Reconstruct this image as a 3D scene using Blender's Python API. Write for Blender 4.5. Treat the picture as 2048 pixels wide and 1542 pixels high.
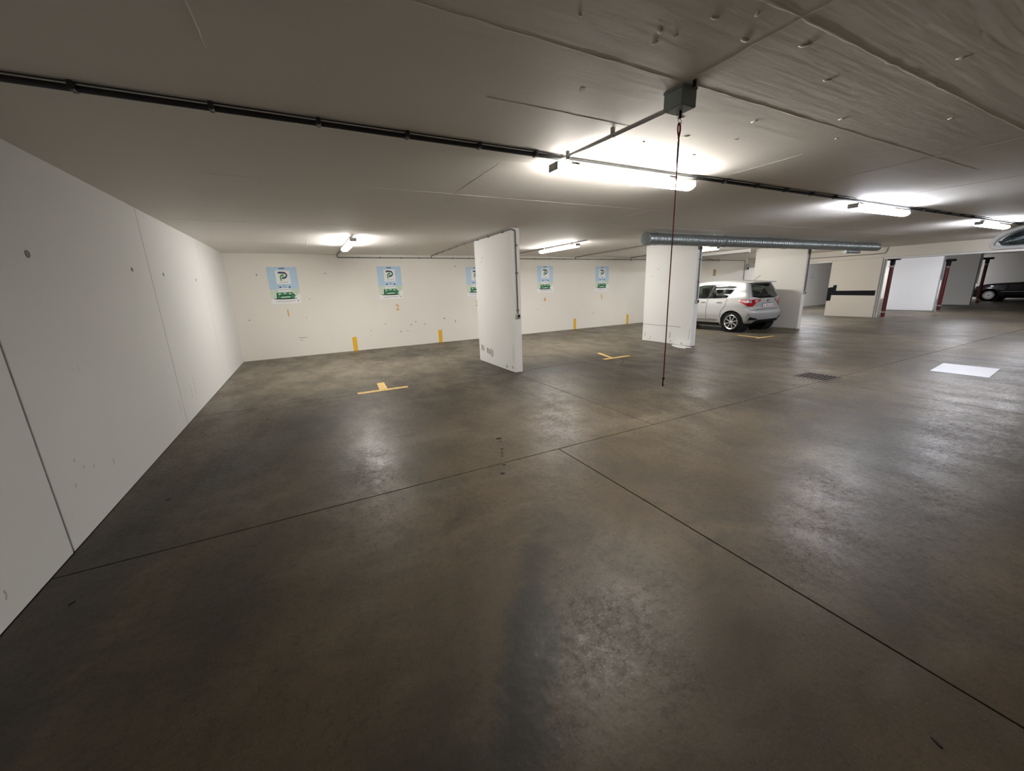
import bpy, bmesh, math, random
from mathutils import Vector, Matrix
from mathutils.bvhtree import BVHTree
random.seed(7)
for o in list(bpy.data.objects):
    bpy.data.objects.remove(o, do_unlink=True)
S = bpy.context.scene
COL = S.collection

# ------------------------------------------------------------------ camera
cam_d = bpy.data.cameras.new('camera')
cam = bpy.data.objects.new('camera', cam_d)
COL.objects.link(cam)
cam_d.sensor_fit = 'HORIZONTAL'
cam_d.sensor_width = 36.0
cam_d.lens = 775.118 * 36.0 / 2048.0
cam_d.clip_start = 0.02
cam_d.clip_end = 200
cam.matrix_world = Matrix.Translation((0, 0, 1.5)) @ Matrix.Rotation(-0.475308, 4, 'Z') @ Matrix.Rotation(1.32497, 4, 'X') @ Matrix.Rotation(-0.033822, 4, 'Z')
S.camera = cam

# ------------------------------------------------------------------ world, exposure
w = bpy.data.worlds.new('world')
S.world = w
w.use_nodes = True
w.node_tree.nodes['Background'].inputs[0].default_value = (0.05, 0.05, 0.055, 1)
w.node_tree.nodes['Background'].inputs[1].default_value = 0.2
S.view_settings.view_transform = 'Standard'
S.view_settings.look = 'None'
S.view_settings.gamma = 1
S.view_settings.use_curve_mapping = False
S.view_settings.exposure = 0.0
LAMP = 124.0           # emission strength of a tube diffuser

CEIL = 2.48
TAN = 0.0264


def BW(x):            # face of the back wall
    return 11.12 + (x + 1.48) * TAN


# ------------------------------------------------------------------ material helpers
class N:
    def __init__(s, name):
        s.m = bpy.data.materials.new(name)
        s.m.use_nodes = True
        s.t = s.m.node_tree
        s.b = s.t.nodes['Principled BSDF']
        s.tc = None

    def n(s, typ, **kw):
        nd = s.t.nodes.new(typ)
        for k, v in kw.items():
            if k.startswith('i_'):
                key = k[2:]
                key = int(key) if key.isdigit() else key.replace('_', ' ')
                nd.inputs[key].default_value = v
            else:
                setattr(nd, k, v)
        return nd

    def l(s, a, b):
        s.t.links.new(a, b)

    def obj(s):
        if s.tc is None:
            s.tc = s.n('ShaderNodeTexCoord')
        return s.tc.outputs['Object']

    def noise(s, scale, detail=4, rough=0.55, stretch=None, rot=0):
        nd = s.n('ShaderNodeTexNoise', i_Scale=scale, i_Detail=detail, i_Roughness=rough)
        if stretch:
            mp = s.n('ShaderNodeMapping')
            mp.inputs['Scale'].default_value = stretch
            mp.inputs['Rotation'].default_value = (0, 0, rot)
            s.l(s.obj(), mp.inputs[0])
            s.l(mp.outputs[0], nd.inputs['Vector'])
        else:
            s.l(s.obj(), nd.inputs['Vector'])
        return nd.outputs['Fac']

    def ramp(s, fac, stops):
        r = s.n('ShaderNodeValToRGB')
        el = r.color_ramp.elements
        while len(el) < len(stops):
            el.new(0.5)
        for e, (p, c) in zip(el, stops):
            e.position = p
            e.color = (c[0], c[1], c[2], 1) if len(c) == 3 else c
        s.l(fac, r.inputs[0])
        return r.outputs[0]

    def mix(s, fac, a, b, mode='MIX'):
        m = s.n('ShaderNodeMix', data_type='RGBA', blend_type=mode)
        for sock, v in ((m.inputs[0], fac), (m.inputs[6], a), (m.inputs[7], b)):
            if hasattr(v, 'default_value') or hasattr(v, 'is_output'):
                s.l(v, sock)
            elif isinstance(v, (int, float)):
                sock.default_value = v
            else:
                sock.default_value = (v[0], v[1], v[2], 1)
        return m.outputs[2]

    def math(s, op, a, b=None, c=None):
        m = s.n('ShaderNodeMath', operation=op)
        for i, v in enumerate((a, b, c)):
            if v is None:
                continue
            if isinstance(v, (int, float)):
                m.inputs[i].default_value = v
            else:
                s.l(v, m.inputs[i])
        return m.outputs[0]

    def maprange(s, v, a, b, c, d, smooth=True):
        m = s.n('ShaderNodeMapRange')
        if smooth:
            m.interpolation_type = 'SMOOTHSTEP'
        s.l(v, m.inputs[0])
        for i, x in enumerate((a, b, c, d)):
            m.inputs[i + 1].default_value = x
        return m.outputs[0]

    def bump(s, h, strength, dist):
        b = s.n('ShaderNodeBump', i_Strength=strength, i_Distance=dist)
        s.l(h, b.inputs['Height'])
        s.l(b.outputs[0], s.b.inputs['Normal'])

    def set(s, **kw):
        for k, v in kw.items():
            k = k.replace('_', ' ')
            if isinstance(v, (int, float)):
                s.b.inputs[k].default_value = v
            elif isinstance(v, tuple):
                s.b.inputs[k].default_value = (v[0], v[1], v[2], 1)
            else:
                s.l(v, s.b.inputs[k])
        return s


def plain(name, col, rough=0.5, metal=0.0, var=0.06, scale=14.0, bump=0.0, coat=0.0, spec=0.5):
    """painted / plastic / metal surface with a fine procedural mottling"""
    k = N(name)
    f = k.noise(scale, 3)
    lo = tuple(c * (1 - var) for c in col)
    hi = tuple(min(1, c * (1 + var)) for c in col)
    k.set(Base_Color=k.ramp(f, [(0.3, lo), (0.7, hi)]), Roughness=rough, Metallic=metal)
    k.b.inputs['Specular IOR Level'].default_value = spec
    if coat:
        k.set(Coat_Weight=coat, Coat_Roughness=0.05)
    if bump:
        k.bump(f, bump, 0.004)
    return k.m


def emit(name, col, strength):
    k = N(name)
    k.set(Base_Color=(0.9, 0.9, 0.9), Emission_Color=col, Emission_Strength=strength, Roughness=0.4)
    return k.m


M = {}


def paint_wall(name, col, dirt, scale=1.0, bump=0.25, marks=True):
    k = N(name)
    big = k.noise(0.7 * scale, 2)
    fine = k.noise(9 * scale, 3, 0.65)
    c = k.ramp(big, [(0.3, tuple(x * 0.95 for x in col)), (0.7, col)])
    if marks:
        sp = k.noise(5.5 * scale, 4, 0.7)
        m = k.maprange(sp, 0.68, 0.78, 0, 0.55)
        c = k.mix(m, c, dirt)
    k.set(Base_Color=c, Roughness=0.75)
    k.b.inputs['Specular IOR Level'].default_value = 0.25
    k.bump(fine, bump, 0.004)
    return k.m


M['wall_white'] = paint_wall('painted_concrete_white', (0.74, 0.725, 0.69), (0.6, 0.58, 0.54))
M['wall_cream'] = paint_wall('painted_concrete_cream', (0.80, 0.77, 0.705), (0.6, 0.56, 0.48))
M['wall_grey'] = paint_wall('painted_concrete_grey', (0.66, 0.655, 0.64), (0.52, 0.5, 0.48), 0.8, 0.15)
M['wall_tan'] = paint_wall('painted_concrete_tan', (0.60, 0.56, 0.49), (0.48, 0.44, 0.38))
M['pillar'] = paint_wall('pillar_paint', (0.8, 0.795, 0.775), (0.66, 0.64, 0.6), 1.3)
M['groove'] = plain('joint_filler_grey', (0.27, 0.265, 0.25), 0.9, var=0.15)


def ceiling_mat():
    k = N('ceiling_paint')
    big = k.noise(0.5, 2)
    fine = k.noise(7, 3, 0.6)
    board = k.noise(3.0, 3, 0.6, (0.35, 4.0, 1))
    c = k.ramp(big, [(0.25, (0.80, 0.765, 0.715)), (0.75, (0.85, 0.82, 0.775))])
    k.set(Base_Color=c, Roughness=0.72)
    k.b.inputs['Specular IOR Level'].default_value = 0.5
    h = k.math('ADD', k.math('MULTIPLY', fine, 0.6), board)
    k.bump(h, 0.35, 0.006)
    return k.m


M['ceiling'] = ceiling_mat()


def floor_mat():
    k = N('polished_concrete')
    pos = k.obj()
    n1 = k.noise(0.55, 4, 0.62)
    n2 = k.noise(2.2, 5, 0.7, (1.0, 0.55, 1), 0.5)
    n3 = k.noise(26, 3, 0.7)
    n4 = k.noise(1.1, 3, 0.6, (0.5, 1.6, 1), 0.15)
    c = k.ramp(n1, [(0.28, (0.048, 0.037, 0.023)), (0.5, (0.088, 0.069, 0.045)), (0.74, (0.13, 0.105, 0.072))])
    c = k.mix(k.maprange(n2, 0.35, 0.72, 0, 0.6), c, (0.05, 0.043, 0.033))
    c = k.mix(k.maprange(n4, 0.5, 0.75, 0, 0.5), c, (0.15, 0.129, 0.1))
    sw = k.n('ShaderNodeTexNoise', i_Scale=1.5, i_Detail=4, i_Roughness=0.68, i_Distortion=2.2)
    k.l(pos, sw.inputs['Vector'])
    c = k.mix(k.maprange(sw.outputs['Fac'], 0.42, 0.7, 0, 0.5), c, (0.04, 0.034, 0.026))
    c = k.mix(k.maprange(n3, 0.5, 0.7, 0, 0.42), c, (0.035, 0.031, 0.025))
    n5 = k.noise(95, 2, 0.75)
    c = k.mix(k.maprange(n5, 0.55, 0.75, 0, 0.5), c, (0.022, 0.019, 0.015))
    c = k.mix(k.maprange(n5, 0.42, 0.25, 0, 0.35), c, (0.2, 0.172, 0.13))
    # worn tyre lanes and oil-darkened places: ellipses (x, y, half length, half width, turn, strength)
    spots = [(0.60, 1.13, 0.75, 0.12, 0.95, 0.9), (-0.02, 0.76, 0.5, 0.28, 0.75, 0.6),
             (-0.65, 2.2, 1.0, 0.33, 1.05, 0.4), (-0.5, 4.5, 1.6, 0.5, 1.2, 0.55),
             (0.1, 3.4, 0.8, 0.35, 0.9, 0.35), (-1.25, 2.2, 2.2, 0.22, 1.57, 0.6),
             (2.2, 9.6, 1.1, 0.45, 0.1, 0.6), (4.2, 6.1, 1.6, 0.5, 0.1, 0.6),
             (3.0, 0.8, 0.9, 0.3, 0.4, 0.45), (4.6, 1.3, 1.2, 0.4, 0.2, 0.5),
             (3.0, 6.4, 0.5, 1.5, 0.0, 0.55), (6.0, 5.2, 1.4, 0.5, 0.3, 0.4), (9.9, 7.9, 1.2, 1.6, 0, 0.4)]
    edge = k.noise(3.2, 4, 0.7)
    dark = None
    for (x, y, a, b, r, st) in spots:
        mp = k.n('ShaderNodeMapping', vector_type='TEXTURE')
        mp.inputs['Location'].default_value = (x, y, 0)
        mp.inputs['Rotation'].default_value = (0, 0, r)
        mp.inputs['Scale'].default_value = (a, b, 1000)
        k.l(pos, mp.inputs[0])
        ln = k.n('ShaderNodeVectorMath', operation='LENGTH')
        k.l(mp.outputs[0], ln.inputs[0])
        d = k.math('ADD', ln.outputs['Value'], k.math('MULTIPLY', k.math('SUBTRACT', edge, 0.5), 2.2))
        mk = k.maprange(d, 1.5, 0.35, 0, st)
        dark = mk if dark is None else k.math('MAXIMUM', dark, mk)
    sep = k.n('ShaderNodeSeparateXYZ')
    k.l(pos, sep.inputs[0])
    bays = k.maprange(k.math('ADD', sep.outputs['Y'], k.math('MULTIPLY', k.math('SUBTRACT', n1, 0.5), 4.0)), 5.2, 7.4, 0, 1)   # lighter tone over the parking bays
    c = k.mix(k.math('MULTIPLY', bays, k.maprange(n2, 0.25, 0.7, 0.85, 0.3)), c, (0.165, 0.142, 0.105))
    c = k.mix(dark, c, (0.03, 0.028, 0.025))
    r0 = k.math('ADD', k.maprange(n2, 0.3, 0.7, 0.33, 0.5), k.math('ADD', k.maprange(n3, 0.3, 0.7, -0.05, 0.07), k.maprange(n5, 0.3, 0.7, -0.06, 0.08)))
    r0 = k.math('ADD', r0, k.math('MULTIPLY', k.math('SUBTRACT', n1, 0.5), 0.25))
    k.set(Base_Color=c, Roughness=r0)
    k.b.inputs['Specular IOR Level'].default_value = 0.15
    h = k.math('ADD', k.math('MULTIPLY', n3, 0.35), k.noise(6, 3, 0.7))
    k.bump(h, 0.22, 0.01)
    return k.m


M['floor'] = floor_mat()
M['joint'] = plain('dark_joint', (0.035, 0.03, 0.025), 0.95)
M['yellow'] = plain('yellow_paint', (0.78, 0.44, 0.03), 0.6, var=0.12, scale=40)
M['yellow_floor'] = plain('worn_yellow_floor_paint', (0.74, 0.47, 0.13), 0.6, var=0.25, scale=22)
M['orange'] = plain('orange_stencil_paint', (0.72, 0.30, 0.05), 0.6, var=0.15, scale=40)
M['black_paint'] = plain('black_paint', (0.01, 0.01, 0.013), 0.7, spec=0.12)
M['scuff'] = plain('tyre_scuff', (0.06, 0.056, 0.053), 0.9, var=0.3)
M['stain'] = plain('oil_stain', (0.012, 0.01, 0.008), 0.7, var=0.3, spec=0.1)
M['conduit'] = plain('grey_conduit', (0.16, 0.15, 0.14), 0.5)
M['conduit_light'] = plain('light_grey_conduit', (0.4, 0.4, 0.39), 0.4)
M['tray'] = plain('dark_cable_trunking', (0.03, 0.032, 0.034), 0.45)
M['box_grey'] = plain('green_grey_plastic', (0.30, 0.345, 0.34), 0.5)
M['plastic'] = plain('grey_plastic', (0.42, 0.42, 0.40), 0.5)
M['galv'] = plain('galvanised_steel', (0.34, 0.37, 0.37), 0.4, 0.8, 0.15, 30)
M['white_plastic'] = plain('white_plastic', (0.8, 0.8, 0.79), 0.45)
M['housing'] = plain('lamp_housing', (0.66, 0.64, 0.6), 0.5)
M['red_pipe'] = plain('red_painted_steel', (0.125, 0.018, 0.016), 0.45, var=0.15)
M['black'] = plain('black_plastic', (0.01, 0.01, 0.011), 0.55, spec=0.25)
M['chrome'] = plain('chrome', (0.75, 0.75, 0.75), 0.15, 1.0, 0.02)
M['red_cord'] = plain('red_cord', (0.32, 0.03, 0.035), 0.7)
M['dark_cord'] = plain('dark_cord', (0.06, 0.03, 0.03), 0.7)
M['paper'] = plain('white_sheet', (0.66, 0.665, 0.70), 0.55, var=0.01)
M['pit_shade'] = plain('pit_shade_black', (0.004, 0.004, 0.004), 1.0, spec=0.0)
M['grate'] = plain('rusty_cast_iron', (0.075, 0.055, 0.048), 0.8, 0.0, 0.3, 40)
M['poster_white'] = plain('poster_white', (0.84, 0.84, 0.85), 0.5, var=0.02)
M['poster_blue'] = plain('poster_sky', (0.47, 0.63, 0.79), 0.5, var=0.05, scale=6)
M['poster_green'] = plain('poster_field', (0.62, 0.72, 0.60), 0.5, var=0.08, scale=6)
M['navy'] = plain('poster_navy', (0.02, 0.04, 0.1), 0.5)
M['logo_green'] = plain('poster_logo_green', (0.10, 0.36, 0.10), 0.5)
M['car_green'] = plain('poster_car_green', (0.03, 0.24, 0.10), 0.5, var=0.2)
M['car_green_dark'] = plain('poster_dark_green', (0.012, 0.06, 0.03), 0.5)
M['car_green_pale'] = plain('poster_pale_green', (0.45, 0.68, 0.5), 0.5)
M['print_grey'] = plain('poster_grey', (0.4, 0.42, 0.46), 0.5)
M['silver'] = plain('silver_car_paint', (0.42, 0.418, 0.41), 0.45, 0.25, 0.015, 60, coat=0.15)
M['dark_car'] = plain('black_car_paint', (0.01, 0.011, 0.015), 0.25, 0.2, 0.05, 60, coat=0.8)
M['rubber'] = plain('tyre_rubber', (0.01, 0.01, 0.01), 0.85, spec=0.15)
M['alloy'] = plain('alloy_wheel', (0.7, 0.7, 0.7), 0.3, 0.8, 0.03)
M['seat'] = plain('dark_seat_fabric', (0.03, 0.035, 0.037), 0.85)
M['lamp_red'] = plain('red_lamp_lens', (0.42, 0.012, 0.018), 0.12, coat=0.6)
M["lamp_clear"] = plain("clear_lamp_lens", (0.6, 0.5, 0.5), 0.12, coat=0.6)
M['plate'] = plain('plate_white', (0.8, 0.79, 0.79), 0.4)
M['plate_red'] = plain('plate_red', (0.45, 0.06, 0.07), 0.4)
M['panel_white'] = paint_wall('white_panel_paint', (0.84, 0.84, 0.84), (0.7, 0.7, 0.7), 1.0, 0.1)


def glass_mat(name, tint, mixf):
    k = N(name)
    out = k.t.nodes['Material Output']
    tr = k.n('ShaderNodeBsdfTransparent')
    tr.inputs[0].default_value = (*tint, 1)
    gl = k.n('ShaderNodeBsdfGlossy')
    gl.inputs['Roughness'].default_value = 0.03
    lw = k.n('ShaderNodeLayerWeight', i_Blend=0.35)
    f = k.math('ADD', k.math('MULTIPLY', lw.outputs['Fresnel'], 0.6), mixf)
    ms = k.n('ShaderNodeMixShader')
    k.l(f, ms.inputs[0])
    k.l(tr.outputs[0], ms.inputs[1])
    k.l(gl.outputs[0], ms.inputs[2])
    k.l(ms.outputs[0], out.inputs['Surface'])
    return k.m


M['glass'] = glass_mat('car_glass', (0.62, 0.7, 0.66), 0.04)
M['glass_dark'] = glass_mat('tinted_car_glass', (0.2, 0.24, 0.22), 0.04)
k = N('mirror_glass')
k.set(Base_Color=k.ramp(k.noise(9, 2), [(0.35, (0.10, 0.14, 0.18)), (0.7, (0.26, 0.34, 0.4))]), Metallic=1.0, Roughness=0.07)  # dark blue blotches of a reflection put into the base colour
M['mirror'] = k.m

# ------------------------------------------------------------------ mesh helpers


def mk(name, bm, mat, parent=None, smooth=False, loc=None, rz=0.0):
    me = bpy.data.meshes.new(name)
    bmesh.ops.recalc_face_normals(bm, faces=bm.faces)
    bm.to_mesh(me)
    bm.free()
    me.materials.append(M[mat] if isinstance(mat, str) else mat)
    if smooth:
        for p in me.polygons:
            p.use_smooth = True
        if smooth != 'all':
            try:
                me.set_sharp_from_angle(angle=math.radians(40))
            except Exception:
                pass
    o = bpy.data.objects.new(name, me)
    COL.objects.link(o)
    if parent:
        o.parent = parent
    if loc:
        o.location = loc
    if rz:
        o.rotation_euler = (0, 0, rz)
    return o


def inst(src, name, parent=None, loc=None, rz=None):
    o = bpy.data.objects.new(name, src.data)
    COL.objects.link(o)
    o.parent = parent
    if loc is not None:
        o.location = loc
    if rz is not None:
        o.rotation_euler = (0, 0, rz)
    return o


def tag(o, label, cat, group=None):
    o['label'] = label
    o['category'] = cat
    if group:
        o['group'] = group
    return o


def struct(o, label=None):
    o['kind'] = 'structure'
    if label:
        o['label'] = label
    return o


def empty(name, loc=(0, 0, 0), rz=0.0):
    o = bpy.data.objects.new(name, None)
    COL.objects.link(o)
    o.location = loc
    o.rotation_euler = (0, 0, rz)
    o.empty_display_size = 0.1
    return o


def BM():
    return bmesh.new()


def box(bm, lo, hi, bev=0.0, seg=2):
    r = bmesh.ops.create_cube(bm, size=1)
    vs = r['verts']
    for v in vs:
        v.co = Vector([lo[i] + (hi[i] - lo[i]) * (v.co[i] + 0.5) for i in range(3)])
    if bev:
        es = list({e for v in vs for e in v.link_edges})
        bmesh.ops.bevel(bm, geom=es, offset=bev, segments=seg, affect='EDGES', profile=0.5)
    return bm


def round_path(pts, rad, n=5):
    pts = [Vector(p) for p in pts]
    if rad <= 0 or len(pts) < 3:
        return pts
    out = [pts[0]]
    for a, b, c in zip(pts, pts[1:], pts[2:]):
        d1, d2 = (a - b), (c - b)
        r = min(rad, d1.length * 0.45, d2.length * 0.45)
        p1 = b + d1.normalized() * r
        p2 = b + d2.normalized() * r
        for i in range(n + 1):
            t = i / n
            out.append(p1 * (1 - t) ** 2 + b * 2 * t * (1 - t) + p2 * t * t)
    out.append(pts[-1])
    return out


def tube(bm, pts, r, seg=10, rad=0.0, radii=None):
    pts = round_path(pts, rad)
    n = len(pts)
    rings = []
    up = None
    for i, p in enumerate(pts):
        t = (pts[min(i + 1, n - 1)] - pts[max(i - 1, 0)]).normalized()
        if up is None:
            up = Vector((0, 0, 1)) if abs(t.z) < 0.9 else Vector((1, 0, 0))
        s = t.cross(up).normalized()
        up = s.cross(t).normalized()
        rr = radii[i] if radii else r
        rings.append([bm.verts.new(p + (s * math.cos(2 * math.pi * k / seg) + up * math.sin(2 * math.pi * k / seg)) * rr) for k in range(seg)])
    for a, b in zip(rings, rings[1:]):
        for k in range(seg):
            bm.faces.new((a[k], a[(k + 1) % seg], b[(k + 1) % seg], b[k]))
    bm.faces.new(rings[0][::-1])
    bm.faces.new(rings[-1])
    return bm


def lathe(bm, prof, axis='x', seg=32, origin=(0, 0, 0), closed=False):
    """prof: (along, radius) pairs turned round an axis through origin"""
    O = Vector(origin)
    rings = []
    for (a, r) in prof:
        ring = []
        for k in range(seg):
            c, s = math.cos(2 * math.pi * k / seg) * r, math.sin(2 * math.pi * k / seg) * r
            v = {'x': (a, c, s), 'y': (c, a, s), 'z': (c, s, a)}[axis]
            ring.append(bm.verts.new(O + Vector(v)))
        rings.append(ring)
    pairs = list(zip(rings, rings[1:]))
    if closed:
        pairs.append((rings[-1], rings[0]))
    for a, b in pairs:
        for k in range(seg):
            bm.faces.new((a[k], a[(k + 1) % seg], b[(k + 1) % seg], b[k]))
    if not closed:
        if prof[0][1] > 1e-5:
            bm.faces.new(rings[0][::-1])
        if prof[-1][1] > 1e-5:
            bm.faces.new(rings[-1])
        bmesh.ops.remove_doubles(bm, verts=bm.verts, dist=1e-6)
    return bm


def prism(bm, poly, d0, d1, plane='xz'):
    """poly of 2-D points extruded between depths d0 and d1 on the third axis"""
    def P(p, d):
        return {'xz': (p[0], d, p[1]), 'yz': (d, p[0], p[1]), 'xy': (p[0], p[1], d)}[plane]
    a = [bm.verts.new(P(p, d0)) for p in poly]
    b = [bm.verts.new(P(p, d1)) for p in poly]
    bm.faces.new(a)
    bm.faces.new(b[::-1])
    n = len(poly)
    for i in range(n):
        bm.faces.new((a[i], a[(i + 1) % n], b[(i + 1) % n], b[i]))
    return bm


def stroke(pts, wd):
    """outline polygon of a thick polyline"""
    pts = [Vector(p) for p in pts]
    L, R = [], []
    for i, p in enumerate(pts):
        t = (pts[min(i + 1, len(pts) - 1)] - pts[max(i - 1, 0)]).normalized()
        nrm = Vector((-t.y, t.x)) * wd * 0.5
        L.append(tuple(p + nrm))
        R.append(tuple(p - nrm))
    return L + R[::-1]


def ellipse(cx, cy, a, b, n=20):
    return [(cx + a * math.cos(2 * math.pi * i / n), cy + b * math.sin(2 * math.pi * i / n)) for i in range(n)]


# ------------------------------------------------------------------ the shell
YF = -14.0        # wall behind the viewpoint
XR = 35.0        # far right end
XL = -1.482
bm = BM()
box(bm, (XL - 0.3, YF - 0.2, -0.3), (XR + 0.2, 12.6, -0.016))
floor = struct(mk('floor', bm, 'joint'), 'polished grey-brown concrete garage floor with saw-cut joints')
G = 0.004
row0 = [XL, 1.952, 6.70, 10.46, 15.2, 20.0, 25.0, 30.0, XR]
row1 = [XL, 3.20, 8.05, 13.3, 18.7, 24.0, 29.0, XR]
row2 = [XL, 3.3, 8.14, 13.34, 18.7, 24.0, 29.0, XR]
slabs = []
for (y0, y1, xs) in ((YF, -2.2, row0), (-2.2, 2.862, row0), (2.862, 6.225, row1), (6.225, 12.4, row2)):
    for a, b in zip(xs, xs[1:]):
        bm = BM()
        box(bm, (a + G, y0 + G, -0.05), (b - G, y1 - G, 0.0), 0.002, 1)
        slabs.append(mk('floor_slab', bm, 'floor', floor))

bm = BM()
box(bm, (XL - 0.3, YF - 0.2, CEIL), (XR + 0.2, 12.6, CEIL + 0.25))
ceiling = struct(mk('ceiling', bm, 'ceiling'), 'off-white painted concrete ceiling with formwork seams')


def seam(x0, y0, x1, y1, wd=0.018, h=0.0025, jag=0.004):
    n = max(2, int(math.hypot(x1 - x0, y1 - y0) / 0.07))
    d = Vector((x1 - x0, y1 - y0)).normalized()
    nr = Vector((-d.y, d.x))
    bm = BM()
    rows = []
    for i in range(n + 1):
        t = i / n
        c = Vector((x0, y0)).lerp(Vector((x1, y1)), t) + nr * random.uniform(-jag, jag)
        wv = wd * random.uniform(0.5, 1.0)
        hh = h * random.uniform(0.5, 1.1)
        rows.append([bm.verts.new((c.x - nr.x * wv, c.y - nr.y * wv, CEIL + 0.001)),
                     bm.verts.new((c.x, c.y, CEIL - hh)),
                     bm.verts.new((c.x + nr.x * wv, c.y + nr.y * wv, CEIL + 0.001))])
    for a, b in zip(rows, rows[1:]):
        for k in (0, 1):
            bm.faces.new((a[k], a[k + 1], b[k + 1], b[k]))
    mk('formwork_seam', bm, 'ceiling', ceiling, True)


for yy, a, b, wd in ((1.59, 0.2, 6.0, 0.012), (1.06, 0.8, 9.0, 0.018), (3.02, 1.2, 1.9, 0.008), (4.2, -0.6, 5.0, 0.007), (6.6, -1.4, 3.1, 0.006),
                     (2.12, 1.0, 2.0, 0.006), (5.4, 3.6, 8.0, 0.006), (0.4, 2.0, 12.0, 0.012), (4.6, 7.0, 14.0, 0.007), (8.9, -1.4, 0.4, 0.006)):
    seam(a, yy, b, yy, wd)
for xx, a, b, wd in ((1.86, 0.4, 1.6, 0.010), (1.55, 3.1, 4.4, 0.008), (3.76, 2.0, 2.75, 0.008), (-0.21, 1.2, 2.2, 0.006), (5.0, 1.1, 2.3, 0.008),
                     (0.2, 8.2, 9.8, 0.006), (1.85, 8.0, 9.8, 0.006), (-0.6, 7.6, 9.4, 0.006), (6.9, 1.1, 2.4, 0.008), (4.4, 4.2, 5.6, 0.006)):
    seam(xx, a, xx, b, wd)
for i, (x, y) in enumerate(((1.062, 1.407), (1.415, 1.349), (1.499, 1.347), (1.457, 1.413), (1.547, 1.202), (1.796, 1.242), (2.53, 1.274),
                            (2.078, 1.155), (2.895, 0.895), (1.68, 1.121), (2.2, 1.9), (2.5, 2.1), (2.9, 2.0), (2.7, 1.75), (2.3, 2.3), (3.2, 1.5),
                            (3.6, 1.7), (2.9, 2.35), (3.9, 1.2), (5.2, 1.9), (9.3, 2.0))):
    bm = BM()
    bmesh.ops.create_uvsphere(bm, u_segments=8, v_segments=4, radius=1)
    a = random.uniform(0.012, 0.028)
    th = random.uniform(0, 3)
    for v in bm.verts:
        x0, y0 = v.co.x * a, v.co.y * a * 0.5
        v.co = Vector((x + x0 * math.cos(th) - y0 * math.sin(th), y + x0 * math.sin(th) + y0 * math.cos(th), CEIL + v.co.z * 0.005))
    mk('plaster_bump', bm, 'ceiling', ceiling, 'all')
bm = BM()
prism(bm, [(1.40, 1.84), (1.425, 1.835), (1.435, 1.862), (1.42, 1.88), (1.408, 1.866)], CEIL + 0.002, CEIL - 0.001, 'xy')
mk('spalled_patch', bm, 'wall_tan', ceiling)

# left wall of precast panels
bm = BM()
box(bm, (XL - 0.3, YF, 0), (XL - 0.02, 11.4, CEIL))
wall_left = struct(mk('wall_left', bm, 'groove'), 'off-white concrete side wall of large panels with vertical joints')
cuts = [(YF, 0.0), (0.32, 0.011), (3.13, 0.0085), (5.885, 0.006), (8.62, 0.003), (11.4, 0.0)]
panels = []
for (a, ga), (b, gb) in zip(cuts, cuts[1:]):
    bm = BM()
    box(bm, (XL - 0.1, a + ga, 0.0), (XL, b - gb, CEIL), 0.003, 1)
    panels.append(mk('wall_panel', bm, 'wall_grey', wall_left))  # cream-white wall paint greyed, weaker light put into its colour
for (y, z, r) in ((3.641, 1.805, 0.022), (5.347, 1.806, 0.02), (6.359, 1.803, 0.02), (8.02, 1.793, 0.018), (2.3, 1.805, 0.022)):
    bm = BM()
    lathe(bm, [(XL + 0.0005, r * 0.2), (XL + 0.001, r * 0.8), (XL + 0.004, r * 0.9), (XL + 0.004, r), (XL - 0.002, r * 1.1)], 'x', 16, (0, y, z))
    mk('tie_hole', bm, 'groove', wall_left, True)
for (y, z, l) in ((6.35, 0.33, 0.16), (6.55, 0.36, 0.22), (5.75, 0.28, 0.14), (3.35, 0.35, 0.03), (3.5, 0.42, 0.02), (3.62, 0.38, 0.02), (3.42, 0.5, 0.02), (2.55, 0.14, 0.05), (3.9, 0.3, 0.05)):
    bm = BM()
    prism(bm, stroke([(y, z - l / 2), (y + 0.012, z), (y + 0.006, z + l / 2)], 0.012), XL + 0.0004, XL - 0.002, 'yz')
    mk('scuff_mark', bm, plain('wall_scuff', (0.42, 0.4, 0.38), 0.9) if 'wall_scuff' not in bpy.data.materials else bpy.data.materials['wall_scuff'], wall_left)
MW = bpy.data.materials['wall_scuff']

# back wall (very slightly out of square)
bm = BM()
prism(bm, [(XL - 0.3, BW(XL - 0.3)), (XR, BW(XR)), (XR, BW(XR) + 0.3), (XL - 0.3, BW(XL) + 0.3)], 0, CEIL, 'xy')
wall_back = struct(mk('wall_back', bm, 'wall_cream'), 'long cream-white back wall with posters and bay numbers')
AB = math.atan(TAN)
for (x, z, a, b) in ((0.568, 2.017, 0.03, 0.022), (0.128, 1.404, 0.018, 0.014), (4.05, 2.17, 0.03, 0.02), (3.0, 0.574, 0.05, 0.02), (-1.212, 0.967, 0.02, 0.02),
                     (-0.223, 0.462, 0.2, 0.012), (-0.2, 0.40, 0.05, 0.01), (2.6, 0.58, 0.05, 0.018), (2.75, 0.66, 0.02, 0.03), (3.6, 0.7, 0.05, 0.025),
                     (1.9, 0.66, 0.03, 0.015), (2.3, 0.42, 0.03, 0.02), (2.5, 0.42, 0.02, 0.02), (6.9, 0.8, 0.03, 0.015), (9.3, 0.52, 0.06, 0.012), (-0.9, 2.0, 0.02, 0.03),
                     (3.95, 0.6, 0.02, 0.06), (0.0, 0.95, 0.015, 0.012), (1.5, 0.5, 0.04, 0.012)):
    bm = BM()
    prism(bm, [(x + (p[0] - x) * random.uniform(0.7, 1.1), z + (p[1] - z) * random.uniform(0.6, 1.1)) for p in ellipse(x, z, a, b, 9)], -0.0006, 0.002, 'xz')
    o = mk('scuff_mark', bm, MW, wall_back)
    o.location = (0, BW(x), 0)

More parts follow.
